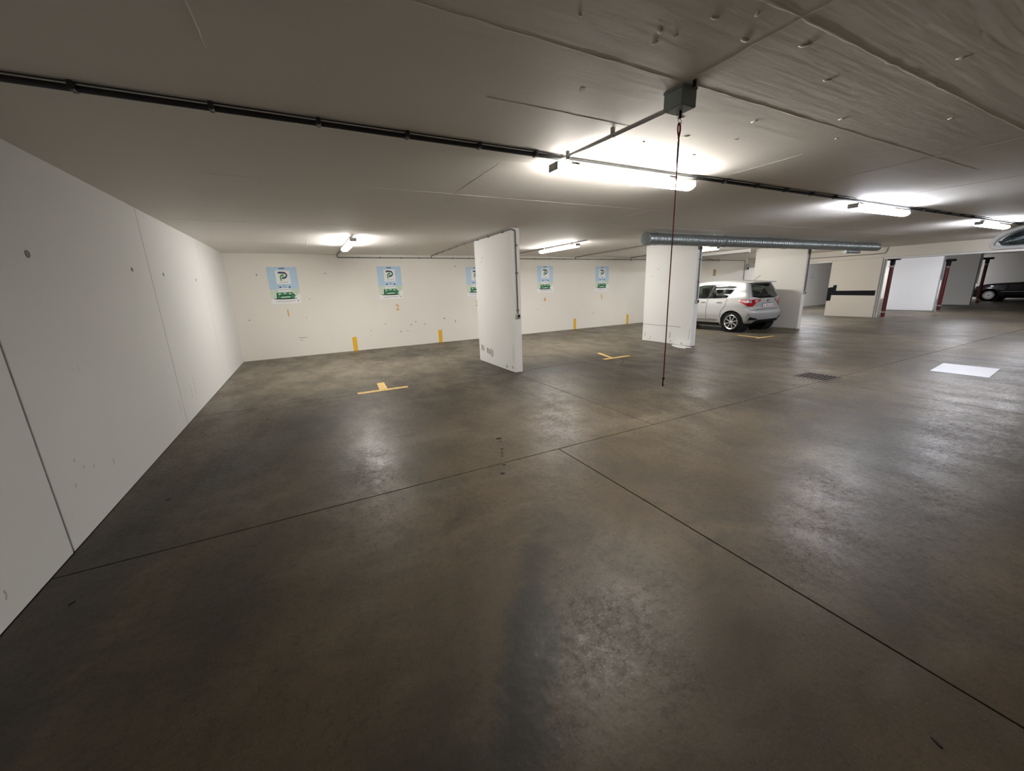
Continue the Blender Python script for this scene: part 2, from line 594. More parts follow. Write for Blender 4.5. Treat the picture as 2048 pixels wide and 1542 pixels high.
bm = BM()
box(bm, (XR, YF, 0), (XR + 0.2, 12.4, CEIL))
struct(mk('wall_right', bm, 'wall_white'), 'pale end wall far beyond the parked cars')
bm = BM()
box(bm, (XL, YF - 0.2, 0), (XR, YF, CEIL))
struct(mk('wall_front', bm, 'wall_white'), 'off-white wall behind the viewpoint')

# downstand beams
XD = 18.6
bm = BM()
box(bm, (XD, YF, 2.13), (XD + 0.3, BW(XD) + 0.02, CEIL + 0.01), 0.006, 1)
struct(mk('trim_1', bm, 'wall_tan'), 'deep cream concrete beam crossing the garage above the far pillars')
for i, (ya, yb) in enumerate(((YF, 6.71), (8.28, BW(XD) + 0.02))):
    bm = BM()
    box(bm, (XD + 0.03, ya, 2.065), (XD + 0.3, yb, 2.13), 0.006, 1)
    struct(mk('trim_%d' % (4 + i), bm, 'wall_grey'), 'grey channel along the underside of the far beam')
bm = BM()
box(bm, (12.95, 8.06, 2.36), (13.45, BW(13) + 0.02, CEIL + 0.01), 0.006, 1)
struct(mk('trim_3', bm, 'wall_white'), 'shallow concrete beam between the car bay pillar and the back wall')

# ------------------------------------------------------------------ lamps


HOUSE = emit('translucent_lamp_housing', (1.0, 0.86, 0.68), 0.25)
HOUSE.node_tree.nodes['Principled BSDF'].inputs['Base Color'].default_value = (0.2, 0.18, 0.15, 1)


def make_lamp(L, mat_emit):
    """batten along local x, hanging from z = 0 downward"""
    root = empty('batten_lamp')
    bm = BM()
    prof = [(-0.056, -0.026), (-0.054, -0.008), (-0.04, 0.0), (0.04, 0.0), (0.054, -0.008), (0.056, -0.026)]
    prism(bm, prof, -L / 2, L / 2, 'yz')
    mk('housing', bm, HOUSE, root)
    bm = BM()
    prof = [(-0.056, -0.026), (0.056, -0.026), (0.072, -0.040), (0.07, -0.058), (0.048, -0.076), (0.016, -0.084), (-0.016, -0.084), (-0.048, -0.076), (-0.07, -0.058), (-0.072, -0.040)]
    prism(bm, prof, -L / 2 + 0.012, L / 2 - 0.012, 'yz')
    mk('diffuser', bm, mat_emit, root)
    for s in (-1, 1):
        bm = BM()
        box(bm, (s * L / 2 - 0.012, -0.06, -0.062), (s * L / 2 + 0.012, 0.06, -0.002), 0.005, 1)
        mk('end_cap', bm, 'plastic', root)
    for i in range(5):
        x = -L / 2 + 0.15 + i * (L - 0.3) / 4
        for s in (-1, 1):
            bm = BM()
            box(bm, (x - 0.01, s * 0.058 - 0.004, -0.034), (x + 0.01, s * 0.058 + 0.004, -0.012), 0.002, 1)
            mk('clip', bm, 'plastic', root)
    for s in (-1, 1):
        bm = BM()
        box(bm, (s * L * 0.36 - 0.02, -0.015, -0.002), (s * L * 0.36 + 0.02, 0.04, 0.041))
        mk('bracket', bm, 'conduit_light', root)
    return root


EM_WARM = emit('lamp_diffuser_warm', (1.0, 0.95, 0.88), LAMP)
EM_COOL = emit('lamp_diffuser_cool', (0.90, 0.92, 1.0), LAMP)
EM_BACK = emit('lamp_diffuser_back', (1.0, 0.97, 0.925), LAMP * 0.93)
lamps = [
    (2.655, 2.80, 0, EM_WARM, 'long tube lamp beside the hanging red cord', 'lamps along the cable trunking'),
    (7.38, 2.80, 0, EM_COOL, 'tube lamp on the trunking, second one beyond the red cord', 'lamps along the cable trunking'),
    (12.35, 2.85, 0, EM_COOL, 'small far tube lamp next to the ceiling mirror', 'lamps along the cable trunking'),
    (17.0, 2.85, 0, EM_COOL, 'tube lamp on the trunking beyond the ceiling mirror', 'lamps along the cable trunking'),
    (0.90, 8.35, 1, EM_BACK, 'tube lamp over the bays of posters one and two', 'lamps over the parking bays'),
    (5.665, 8.3, 1, EM_BACK, 'tube lamp between the two near white pillars', 'lamps over the parking bays'),
    (10.42, 8.2, 1, EM_BACK, 'tube lamp half hidden behind the duct above the silver car', 'lamps over the parking bays'),
    (15.6, 8.4, 1, EM_BACK, 'tube lamp behind the third pillar', 'lamps over the parking bays'),
    (21.3, 5.2, 0, EM_COOL, 'tube lamp beyond the far beam', 'lamps beyond the beam'),
    (21.2, 10.2, 1, EM_COOL, 'tube lamp near the back wall beyond the beam', 'lamps beyond the beam'),
    (33.6, 10.25, 1, EM_COOL, 'added unseen tube lamp by the end wall beyond the far dark car', 'lamps beyond the beam'),  # added out of view to brighten the end wall
]
for (x, y, d, em, lab, grp) in lamps:
    r = make_lamp(1.56, em)
    r.location = (x, y, CEIL - 0.042)
    r.rotation_euler = (0, 0, math.pi / 2 if d else 0)
    tag(r, lab, 'lamp', grp)

# ------------------------------------------------------------------ pillars


def pillar(x0, x1, y0, y1, label, mat='pillar', top=CEIL):
    bm = BM()
    box(bm, (x0, y0, 0), (x1, y1, top), 0.014, 2)
    o = mk('pillar', bm, mat)
    return tag(o, label, 'pillar', 'flat white concrete pillars')


PA = pillar(3.22, 3.38, 6.105, 7.74, 'white wall-like pillar between posters 2 and 4 with tyre scuffs at its foot')
PB = pillar(8.06, 8.22, 6.23, 7.77, 'white pillar left of the silver car, with the hanging cord in front')
PC = pillar(13.25, 13.42, 6.54, 8.06, 'cream pillar right behind the rear of the silver car', 'wall_cream')
PD = pillar(XD, XD + 0.17, 6.72, 8.27, 'cream pillar with a black painted band at the far beam', 'wall_tan', 2.13)
PE = pillar(23.3, 23.5, 6.48, 8.02, 'bright white far pillar between two red pipes', 'panel_white')
PF = pillar(28.2, 28.4, 6.62, 7.75, 'dim grey far pillar right of the bright white one', 'wall_white')

# tyre scuffs on the first pillar, a row of short upright strokes
for i in range(11):
    y = 7.60 - i * 0.055 + random.uniform(-0.012, 0.012)
    if i in (3, 4):
        continue
    h = random.uniform(0.09, 0.19)
    z = 0.30 - i * 0.006
    bm = BM()
    prism(bm, stroke([(y, z - h / 2), (y + 0.006, z), (y, z + h / 2)], 0.024), 3.2196, 3.222, 'yz')
    mk('scuff_mark', bm, 'scuff', PA)
for (y, z, l, t) in ((6.16, 0.35, 0.3, 0.012), (6.2, 0.09, 0.05, 0.05), (6.42, 0.07, 0.03, 0.08), (7.35, 2.1, 0.03, 0.02), (7.4, 2.02, 0.03, 0.02)):
    bm = BM()
    prism(bm, stroke([(y, z - l / 2), (y + 0.01, z), (y - 0.005, z + l / 2)], t), 3.2194, 3.222, 'yz')
    mk('chipped_paint', bm, MW, PA)
bm = BM()
prism(bm, stroke([(7.75, 0.446), (7.3, 0.442), (6.86, 0.447), (6.55, 0.44)], 0.008), 8.0594, 8.062, 'yz')
mk('crack', bm, 'scuff', PB)
for (y, z, l, t) in ((7.68, 0.18, 0.12, 0.02), (7.5, 0.1, 0.1, 0.015), (6.86, 0.22, 0.14, 0.03), (6.84, 0.08, 0.04, 0.03), (6.5, 0.05, 0.03, 0.06), (7.35, 1.85, 0.03, 0.02), (7.55, 1.68, 0.03, 0.02), (6.3, 0.3, 0.3, 0.012)):
    bm = BM()
    prism(bm, stroke([(y, z - l / 2), (y - 0.01, z), (y - 0.015, z + l / 2)], t), 8.0592, 8.062, 'yz')
    mk('scuff_mark', bm, MW, PB)
# black band painted on the far pillar
bm = BM()
poly = [(8.27, 1.10), (8.10, 1.13), (8.10, 1.20), (7.98, 1.20), (7.99, 0.985), (6.76, 0.985), (6.76, 0.80), (8.12, 0.815), (8.13, 0.60), (8.27, 0.59)]
prism(bm, poly, XD - 0.0015, XD + 0.002, 'yz')
mk('painted_band', bm, 'black_paint', PD)['label'] = 'black painted band with stepped left end'

# ------------------------------------------------------------------ bay marks


def mark_wall(x, lab):
    bm = BM()
    box(bm, (-0.058, -0.0015, 0.0), (0.058, 0.002, 0.37))
    o = mk('bay_stripe', bm, 'yellow', None, False, (x, BW(x), 0), AB)
    tag(o, lab, 'stripe', 'yellow stripes at the wall foot')


mark_wall(1.055, 'yellow upright stripe at the wall foot nearest the left corner')
mark_wall(3.45, 'yellow upright stripe at the wall foot left of the scuffed pillar')
mark_wall(8.47, 'yellow upright stripe at the wall foot just right of the scuffed pillar')
mark_wall(11.04, 'yellow upright stripe at the wall foot nearest the silver car')


def tmark(polys, lab):
    bm = BM()
    for p in polys:
        prism(bm, p, -0.002, 0.0012, 'xy')
    o = mk('bay_corner_mark', bm, 'yellow_floor')
    tag(o, lab, 'floor marking', 'yellow bay corner marks on the floor')


tmark([[(0.53, 6.19), (1.30, 6.19), (1.30, 6.29), (0.53, 6.30)], [(0.865, 6.30), (0.99, 6.30), (1.02, 6.79), (0.90, 6.79)]], 'worn yellow T mark on the floor left of the scuffed pillar')
tmark([[(5.36, 6.14), (6.07, 6.14), (6.07, 6.235), (5.36, 6.245)], [(5.56, 6.245), (5.64, 6.245), (5.83, 6.87), (5.74, 6.87)]], 'yellow crossed bay mark on the floor between the near pillars')
tmark([[(10.5, 6.07), (11.22, 6.06), (11.22, 6.13), (10.5, 6.15)], [(10.62, 6.15), (10.70, 6.15), (10.80, 6.80), (10.71, 6.80)]], 'faded yellow bay mark on the floor before the silver car')


def digit(ch, x, z, h, lab):
    cu = bpy.data.curves.new('digit', 'FONT')
    cu.body = ch
    cu.size = 1.0
    cu.align_x = 'CENTER'
    cu.extrude = 0.004
    cu.offset = 0.012
    t = bpy.data.objects.new('tmp', cu)
    COL.objects.link(t)
    dg = bpy.context.evaluated_depsgraph_get()
    me = bpy.data.meshes.new_from_object(t.evaluated_get(dg))
    bpy.data.objects.remove(t, do_unlink=True)
    zs = [v.co.y for v in me.vertices]
    z0, z1 = min(zs), max(zs)
    s = h / (z1 - z0)
    for v in me.vertices:
        v.co = Vector((v.co.x * s * 0.85, -0.0006 - v.co.z * 0.05, (v.co.y - z0) * s))
    me.materials.clear()
    me.materials.append(M['orange'])
    o = bpy.data.objects.new('bay_number', me)
    COL.objects.link(o)
    o.location = (x, BW(x), z)
    o.rotation_euler = (0, 0, AB)
    tag(o, lab, 'number', 'orange bay numbers')


for ch, x in zip('12345', (-0.388, 2.275, 4.69, 7.195, 9.70)):
    digit(ch, x, 1.01, 0.16, 'orange stencilled bay numeral %s under its poster' % {'1': 'one', '2': 'two', '3': 'three', '4': 'four', '5': 'five'}[ch])
bm = BM()
box(bm, (-0.09, -0.008, 0), (0.09, 0, 0.27), 0.002, 1)
o = mk('wall_sign', bm, plain('ochre_plate', (0.38, 0.27, 0.12), 0.6), None, False, (16.18, BW(16.18), 1.74), AB)
tag(o, 'small ochre plate on the back wall above the silver car', 'sign')
bm = BM()
box(bm, (-0.22, -0.006, 0), (0.22, 0, 0.16), 0.002, 1)
o = mk('wall_sign', bm, 'paper', None, False, (24.7, BW(24.7), 1.72), AB)
tag(o, 'small white notice on the far cool-lit wall between the cream pillars', 'sign')
for i in range(3):
    bm = BM()
    box(bm, (-0.2, -0.003, -0.06 - i * 0.09), (0.2, 0, -0.03 - i * 0.09))
    mk('printed_line', bm, 'print_grey', o)

# ------------------------------------------------------------------ posters
PWD, PHT = 0.63, 0.855


def make_poster():
    root = empty('poster')

    def lay(name, poly, mat, k, par=root):
        bm = BM()
        pp = [((p[0] - 0.5) * PWD, (1 - p[1]) * PHT) for p in poly]
        prism(bm, pp, -0.002 - 0.0005 * k, -0.0015 - 0.0005 * (k - 1), 'xz')
        return mk(name, bm, mat, par)
    bm = BM()
    box(bm, (-PWD / 2, -0.0022, 0), (PWD / 2, 0.0, PHT))
    sheet = mk('sheet', bm, 'poster_white', root)
    lay('sky', [(0, 0), (1, 0), (1, 0.60), (0, 0.60)], 'poster_blue', 1)
    lay('field', [(0, 0.60), (1, 0.60), (1, 0.70), (0.86, 0.80), (0.6, 0.845), (0.3, 0.845), (0.0, 0.86)], 'poster_green', 1)
    lay('heading', [(0.40, 0.028), (0.60, 0.028), (0.60, 0.05), (0.40, 0.05)], 'navy', 2)
    card = lay('card', [(0.27, 0.09), (0.745, 0.09), (0.745, 0.46), (0.27, 0.46)], 'poster_white', 2)
    lay('logo_arc', stroke([(0.36, 0.152), (0.50, 0.150), (0.60, 0.165), (0.64, 0.215), (0.615, 0.270), (0.54, 0.298), (0.475, 0.298)], 0.05), 'navy', 3, card)
    lay('logo_stem', stroke([(0.43, 0.37), (0.43, 0.262), (0.445, 0.238), (0.475, 0.226), (0.55, 0.224)], 0.06), 'logo_green', 4, card)
    lay('caption', [(0.36, 0.405), (0.66, 0.405), (0.66, 0.418), (0.36, 0.418)], 'print_grey', 3, card)
    lay('note', [(0.44, 0.50), (0.58, 0.50), (0.58, 0.56), (0.44, 0.56)], plain('poster_slate', (0.36, 0.5, 0.66), 0.5) if 'poster_slate' not in bpy.data.materials else bpy.data.materials['poster_slate'], 2)
    for x in (0.36, 0.68):
        lay('dot', ellipse(x, 0.545, 0.035, 0.022, 10), 'navy', 2)
    car = lay('car_picture', [(0.20, 0.862), (0.215, 0.72), (0.26, 0.69), (0.70, 0.68), (0.79, 0.74), (0.815, 0.80), (0.78, 0.85)], 'car_green', 3)
    lay('car_roof', [(0.27, 0.69), (0.295, 0.60), (0.34, 0.58), (0.62, 0.575), (0.68, 0.61), (0.71, 0.685)], 'poster_white', 3)
    lay('roof_line', [(0.31, 0.615), (0.66, 0.605), (0.66, 0.62), (0.31, 0.63)], 'print_grey', 4)
    lay('car_shadow', ellipse(0.48, 0.865, 0.40, 0.02, 18), 'car_green_dark', 4)
    lay('grille', [(0.30, 0.765), (0.70, 0.755), (0.72, 0.79), (0.30, 0.80)], 'car_green_dark', 5, car)
    lay('bumper', [(0.33, 0.81), (0.66, 0.80), (0.64, 0.835), (0.34, 0.845)], 'car_green_pale', 5, car)
    for (x, y) in ((0.30, 0.735), (0.66, 0.73), (0.48, 0.715)):
        lay('headlight', ellipse(x, y, 0.045, 0.022, 10), 'car_green_pale', 6, car)
    lay('door_edge', [(0.19, 0.865), (0.20, 0.72), (0.235, 0.69), (0.25, 0.70), (0.225, 0.865)], 'car_green_dark', 6, car)
    lay('side_edge', [(0.72, 0.69), (0.80, 0.745), (0.835, 0.80), (0.80, 0.80), (0.76, 0.75)], 'car_green_dark', 6, car)
    lay('footer_line', [(0.15, 0.935), (0.80, 0.925), (0.80, 0.94), (0.15, 0.95)], 'print_grey', 2)
    lay('footer_badge', ellipse(0.90, 0.935, 0.035, 0.025, 10), 'print_grey', 2)
    return root


pos = [(-0.375, 1.318), (2.145, 1.325), (4.70, 1.305), (7.22, 1.325), (9.70, 1.30)]
proto = make_poster()
for i, (x, z) in enumerate(pos):
    if i == 0:
        r = proto
    else:
        r = proto.copy()
        COL.objects.link(r)
        for ch in proto.children:
            c = ch.copy()
            COL.objects.link(c)
            c.parent = r
            for g in ch.children:
                d = g.copy()
                COL.objects.link(d)
                d.parent = c
    r.location = (x, BW(x), z)
    r.rotation_euler = (0, 0, AB)
    tag(r, 'blue-green parking poster %s' % ['nearest the left corner', 'second from the left corner', 'half hidden behind the scuffed pillar', 'just right of the scuffed pillar', 'furthest right, left of the duct end'][i], 'poster', 'parking posters on the back wall')

# ------------------------------------------------------------------ conduits and trunking


def conduit(name, pts, r, lab, mat='conduit', clips=(), rad=0.05, grp=None, clip=(0.018, 0.018)):
    root = empty(name, pts[0])
    P0 = Vector(pts[0])
    bm = BM()
    tube(bm, [Vector(p) - P0 for p in pts], r, 8, rad)
    mk('pipe', bm, mat, root, True)
    for c in clips:
        c = Vector(c) - P0
        bm = BM()
        box(bm, (c.x - clip[0], c.y - clip[0], c.z - clip[1]), (c.x + clip[0], c.y + clip[0], c.z + clip[1]), 0.003, 1)
        mk('clip', bm, mat, root)
    return tag(root, lab, 'conduit', grp)


def wl(x, z, off=0.018):
    return (x, BW(x) - off, z)


# main trunking along the lamps: a thick dark pipe and a thin cable beside it
TY = 2.752
root = empty('cable_trunking', (XL, TY, 2.458))
bm = BM()
tube(bm, [(0.0, 0, 0), (20.06, 0, 0)], 0.0145, 10)
mk('pipe', bm, 'tray', root, True)
bm = BM()
tube(bm, [(0.0, -0.032, 0.014), (20.06, -0.032, 0.014)], 0.004, 8)
mk('cable', bm, 'tray', root, True)
clipx = [-1.38, -0.80, -0.283, 0.218, 0.725, 1.22, 1.67] + [3.86 + 0.53 * i for i in range(5)] + [8.6 + 0.53 * i for i in range(5)] + [13.6, 14.2, 14.8]
c0 = None
for x in clipx:
    if c0 is None:
        bm = BM()
        box(bm, (-0.012, -0.04, -0.0165), (0.012, 0.018, 0.021), 0.004, 1)
        c0 = mk('clip', bm, 'tray', root, False, (x - XL, 0, 0))
    else:
        inst(c0, 'clip', root, (x - XL, 0, 0))
tag(root, 'dark cable trunking running across the ceiling beside the lamps', 'trunking')

# metal pipe to the pull-switch box
conduit('metal_conduit', [(1.905, 2.735, 2.450), (1.905, 1.715, 2.415)], 0.0125, 'bare metal conduit from the long lamp to the pull-switch box', 'conduit_light',
        [(1.905, 2.66, 2.452), (1.905, 2.17, 2.448)], 0, None, (0.012, 0.03))
# back wall run
cl = [wl(x, 2.40) for x in (1.4, 1.95, 2.5, 3.0, 4.0, 4.5, 6.2, 6.8, 7.4, 8.0, 9.0, 9.6, 10.3)]
conduit('wall_conduit', [(0.90, 9.2, 2.46), (0.90, BW(0.9) - 0.03, 2.46), wl(0.90, 2.40), wl(18.35, 2.40), wl(18.4, 1.2)], 0.013, 'grey conduit along the top of the back wall', 'conduit', cl, 0.06)
ca = [(3.205 + (y - 7.76) * 0.0442, y, 2.457) for y in (10.6, 10.0, 9.4, 8.8, 8.3)] + [(3.205, y, 2.45) for y in (7.5, 7.0, 6.4)] + [(3.30, 6.09, 2.2), (3.30, 6.09, 1.75), (3.30, 6.09, 1.12)]
conduit('ceiling_conduit', [wl(3.36, 2.40), wl(3.36, 2.46), (3.205, 7.76, 2.455), (3.205, 6.088, 2.455), (3.29, 6.088, 2.44), (3.30, 6.088, 1.06)], 0.012,
        'conduit running over and down the end of the scuffed pillar', 'conduit', ca, 0.06)
conduit('ceiling_conduit', [wl(5.665, 2.462), (5.665, 7.2, 2.462), ], 0.012, 'conduit along the ceiling past the lamp between the near pillars', 'conduit', [], 0.03)
conduit('ceiling_conduit', [wl(8.47, 2.40), wl(8.47, 2.462), (8.0, 7.8, 2.46), (8.04, 6.21, 2.45), (8.14, 6.213, 2.42), (8.14, 6.213, 1.1)], 0.013,
        'conduit running to and down the end of the pillar left of the silver car', 'conduit', [(8.14, 6.215, z) for z in (2.0, 1.5)], 0.05)
conduit('ceiling_conduit', [wl(11.1, 2.41), wl(11.1, 2.462), (10.42, 9.0, 2.462)], 0.012, 'conduit from the back wall to the lamp above the silver car', 'conduit', [], 0.04)
conduit('ceiling_conduit', [wl(16.4, 2.40), wl(16.3, 2.39), (12.93, 10.0, 2.375), (12.93, 8.1, 2.375)], 0.013, 'conduit along the shallow beam above the silver car', 'conduit', [], 0.04)
conduit('pillar_conduit', [(13.34, 6.52, 2.44), (13.34, 6.52, 1.12)], 0.02, 'grey conduit down the end of the cream pillar behind the silver car', 'conduit', [(13.34, 6.52, 1.9)], 0)
conduit('beam_conduit', [(XD - 0.02, BW(XD) - 0.3, 2.27), (XD - 0.02, 6.67, 2.27), (XD - 0.02, 6.62, 2.47)], 0.013, 'thin conduit along the face of the far beam', 'conduit', [], 0.05)
conduit('pillar_conduit', [(XD + 0.06, 6.69, 2.45), (XD + 0.06, 6.69, 0.0)], 0.025, 'grey conduit beside the red pipe on the banded pillar', 'conduit_light', [(XD + 0.06, 6.69, 1.6)], 0)
conduit('pillar_conduit', [(XD + 0.13, 6.66, 2.1), (XD + 0.13, 6.66, 0.0)], 0.03, 'second pale pipe beside the red pipe on the banded pillar', 'housing', [], 0)
conduit('pillar_conduit', [(23.4, 6.455, 2.45), (23.4, 6.455, 1.3)], 0.025, 'grey conduit down the end of the bright white far pillar', 'conduit', [], 0)
conduit('pillar_conduit', [(28.3, 6.59, 2.45), (28.3, 6.59, 1.0)], 0.03, 'pale conduit down the end of the dim far pillar', 'housing', [], 0)


def socket(x, y, z, lab, sz=0.04):
    root = empty('socket_box', (x, y, z))
    bm = BM()
    box(bm, (-sz, -0.045, -sz), (sz, 0, sz), 0.008, 2)
    mk('case', bm, 'plastic', root)
    bm = BM()
    lathe(bm, [(-0.052, 0.0), (-0.052, sz * 0.6), (-0.044, sz * 0.72)], 'y', 16)
    mk('flap', bm, 'black', root)
    tag(root, lab, 'socket', 'socket boxes at the conduit ends')


socket(3.30, 6.104, 1.02, 'grey socket box on the end of the scuffed pillar')
socket(8.145, 6.229, 1.06, 'grey socket box on the pillar left of the silver car')
socket(13.345, 6.539, 1.08, 'grey socket box on the cream pillar behind the silver car')
socket(23.4, 6.479, 1.27, 'pale socket box on the bright white far pillar')
for (x, z, lab) in ((11.1, 2.40, 'round junction box on the back wall conduit left of the silver car'), (16.4, 2.40, 'round junction box on the back wall conduit above the silver car')):
    bm = BM()
    lathe(bm, [(-0.05, 0.0), (-0.05, 0.04), (-0.045, 0.047), (0.0, 0.05)], 'y', 16)
    for s in (-1, 1):
        box(bm, (s * 0.06 - 0.02, -0.035, -0.018), (s * 0.06 + 0.02, -0.001, 0.018), 0.004, 1)
    tag(mk('junction_box', bm, 'conduit_light', None, True, wl(x, z, 0.0)), lab, 'junction box')
root = empty('wall_switch_box', wl(18.45, 2.1, 0))
bm = BM()
box(bm, (0, -0.09, -0.14), (0.14, 0, 0.14), 0.01, 2)
mk('case', bm, 'conduit_light', root)
bm = BM()
box(bm, (0.02, -0.1, -0.12), (0.12, -0.088, -0.02), 0.004, 1)
mk('flap', bm, 'black', root)
tag(root, 'grey switch box high on the back wall beside the cream pillar', 'switch box')

# ------------------------------------------------------------------ pull-switch box with hanging cord
root = empty('pull_switch', (1.905, 1.655, CEIL))
bm = BM()
box(bm, (-0.055, -0.06, -0.095), (0.055, 0.06, -0.012), 0.006, 2)
mk('case', bm, 'box_grey', root)
bm = BM()
box(bm, (-0.058, -0.063, -0.014), (0.058, 0.063, 0.0), 0.005, 2)
mk('lid', bm, 'box_grey', root)
bm = BM()
tube(bm, [(0.01, 0, -0.09), (0.01, 0, -0.13)], 0.008, 8)
mk('stem', bm, 'black', root)
bm = BM()
seg = []
for i in range(17):
    a = 2 * math.pi * i / 16
    seg.append((0.01 + 0.012 * math.cos(a), 0.004 * math.sin(a), -0.142 + 0.014 * math.sin(a)))
tube(bm, seg, 0.0022, 6)
mk('ring', bm, 'chrome', root, True)
for (x, y) in ((-0.04, -0.045), (0.04, -0.045), (-0.04, 0.045), (0.04, 0.045)):
    bm = BM()
    lathe(bm, [(-0.097, 0.0), (-0.097, 0.006), (-0.09, 0.007)], 'z', 8, (x, y, 0))
    mk('screw', bm, 'plastic', root)
tag(root, 'green-grey pull-switch box on the ceiling above the hanging cord', 'switch')

root = empty('hanging_cord', (1.915, 1.655, 2.33))
bm = BM()
lp = [(0.0, 0, 0.0), (0.004, 0, -0.015), (0.007, 0.0, -0.035), (0.002, 0.0, -0.06), (-0.003, 0, -0.075)]
tube(bm, lp, 0.0048, 8, 0.01)
lp2 = [(-0.001, 0.006, 0.0), (-0.006, 0.006, -0.02), (-0.006, 0.004, -0.045), (0.003, 0.002, -0.075), (0.0, 0, -0.10)]
tube(bm, lp2, 0.004, 8, 0.01)
mk('loop', bm, 'red_cord', root, True)
bm = BM()
box(bm, (-0.006, -0.003, -0.20), (0.005, 0.003, -0.09), 0.002, 1)
mk('strap', bm, 'dark_cord', root)
bm = BM()
tube(bm, [(0, 0, -0.19), (0.001, 0.0, -0.5), (-0.001, 0, -0.9), (0, 0, -1.40)], 0.0032, 8)
mk('cord', bm, 'red_cord', root, True)
bm = BM()
bmesh.ops.create_icosphere(bm, subdivisions=2, radius=0.009)
for v in bm.verts:
    v.co = Vector((v.co.x, v.co.y, v.co.z * 0.9 - 1.405))
mk('knot', bm, 'dark_cord', root, 'all')
bm = BM()
tube(bm, [(0, 0, -1.40), (-0.004, 0, -1.43), (-0.003, 0, -1.455)], 0.004, 8, radii=[0.003, 0.004, 0.0055])
mk('cord_end', bm, 'dark_cord', root, True)
tag(root, 'long thin red pull cord hanging from the ceiling box', 'cord')

bm = BM()
box(bm, (-0.004, -0.009, -0.03), (0.004, 0.009, 0.0), 0.001, 1)
tag(mk('ceiling_hook', bm, 'black', None, False, (1.885, 1.553, CEIL)), 'tiny black tab hanging from the ceiling by the switch box', 'tab')

# ------------------------------------------------------------------ ventilation duct
DY, DZ, DR = 5.83, 2.345, 0.112
X0, X1 = 6.02, 15.5
root = empty('spiral_duct', (X0, DY, DZ))
secs = [0.0, 2.35, 4.7, 7.05, X1 - X0]
for a, b in zip(secs, secs[1:]):
    prof = []
    x = a
    prof.append((a, DR))
    n = int((b - a) / 0.085)
    for i in range(1, n):
        x = a + (b - a) * i / n
        prof += [(x - 0.008, DR), (x, DR + 0.0035), (x + 0.008, DR)]
    prof.append((b, DR))
    bm = BM()
    lathe(bm, prof, 'x', 28)
    mk('duct_section', bm, 'galv', root, True)
for a in secs[1:-1]:
    bm = BM()
    lathe(bm, [(a - 0.06, DR), (a - 0.06, DR + 0.006), (a - 0.052, DR + 0.009), (a + 0.052, DR + 0.009), (a + 0.06, DR + 0.006), (a + 0.06, DR)], 'x', 28)
    mk('coupling', bm, 'galv', root, True)
bm = BM()
lathe(bm, [(-0.02, 0.0), (-0.02, DR + 0.004), (-0.014, DR + 0.014), (0.01, DR + 0.014), (0.02, DR)], 'x', 32)
mk('end_cap', bm, 'box_grey', root, True)
bm = BM()
lathe(bm, [(secs[-1] - 0.02, DR), (secs[-1] + 0.1, DR), (secs[-1] + 0.16, DR * 0.8), (secs[-1] + 0.18, 0.0)], 'x', 28)
mk('end_cap', bm, 'galv', root, True)
bm = BM()
tube(bm, [(7.7, 0.0, -0.15), (8.5, 0.0, -0.15)], 0.045, 14)
tube(bm, [(7.9, 0, -0.09), (7.9, 0, -0.15)], 0.04, 12)
mk('side_branch', bm, 'galv', root, True)
for a in (0.25, 2.0, 4.0, 6.0, 8.2):
    bm = BM()
    lathe(bm, [(a - 0.012, DR + 0.001), (a - 0.012, DR + 0.007), (a + 0.012, DR + 0.007), (a + 0.012, DR + 0.001)], 'x', 24, closed=True)
    box(bm, (a - 0.008, -0.008, DR), (a + 0.008, 0.008, CEIL - DZ))
    mk('hanger', bm, 'galv', root)
tag(root, 'galvanised round ventilation duct under the ceiling in front of the pillars', 'duct')

# ------------------------------------------------------------------ red pipes


def red_pipe(x, y, ztop, lab, r=0.062):
    root = empty('red_pipe', (x, y, 0))
    bm = BM()
    tube(bm, [(0, 0, 0), (0, 0, ztop - 0.12)], r, 16)
    mk('pipe', bm, 'red_pipe', root, True)
    bm = BM()
    tube(bm, [(0, 0, ztop - 0.16), (0, 0, ztop + 0.06)], r + 0.012, 16)
    box(bm, (-0.1, -0.19, ztop), (0.1, 0.17, ztop + 0.1), 0.02, 2)
    mk('head', bm, 'black', root, True)
    for z in (0.18, ztop - 0.22):
        bm = BM()
        lathe(bm, [(z - 0.025, r + 0.001), (z - 0.025, r + 0.012), (z + 0.025, r + 0.012), (z + 0.025, r + 0.001)], 'z', 16, closed=True)
        box(bm, (-0.25, -0.015, z - 0.012), (-r, 0.015, z + 0.012))
        mk('clamp', bm, 'conduit_light', root)
    tag(root, lab, 'pipe', 'red standpipes beyond the beam')


red_pipe(19.15, 6.62, 2.03, 'dark red standpipe beside the banded cream pillar')
red_pipe(24.05, 6.51, 1.98, 'red standpipe right of the bright white far pillar')
red_pipe(30.0, 6.80, 2.10, 'dark red standpipe beside the far dark car')

# ------------------------------------------------------------------ panoramic mirror
root = empty('ceiling_mirror', (10.0, 1.66, 1.912))


def half_ell(a, b, n=24):
    return [(a * math.cos(math.pi * i / n), b * math.sin(math.pi * i / n)) for i in range(n + 1)]


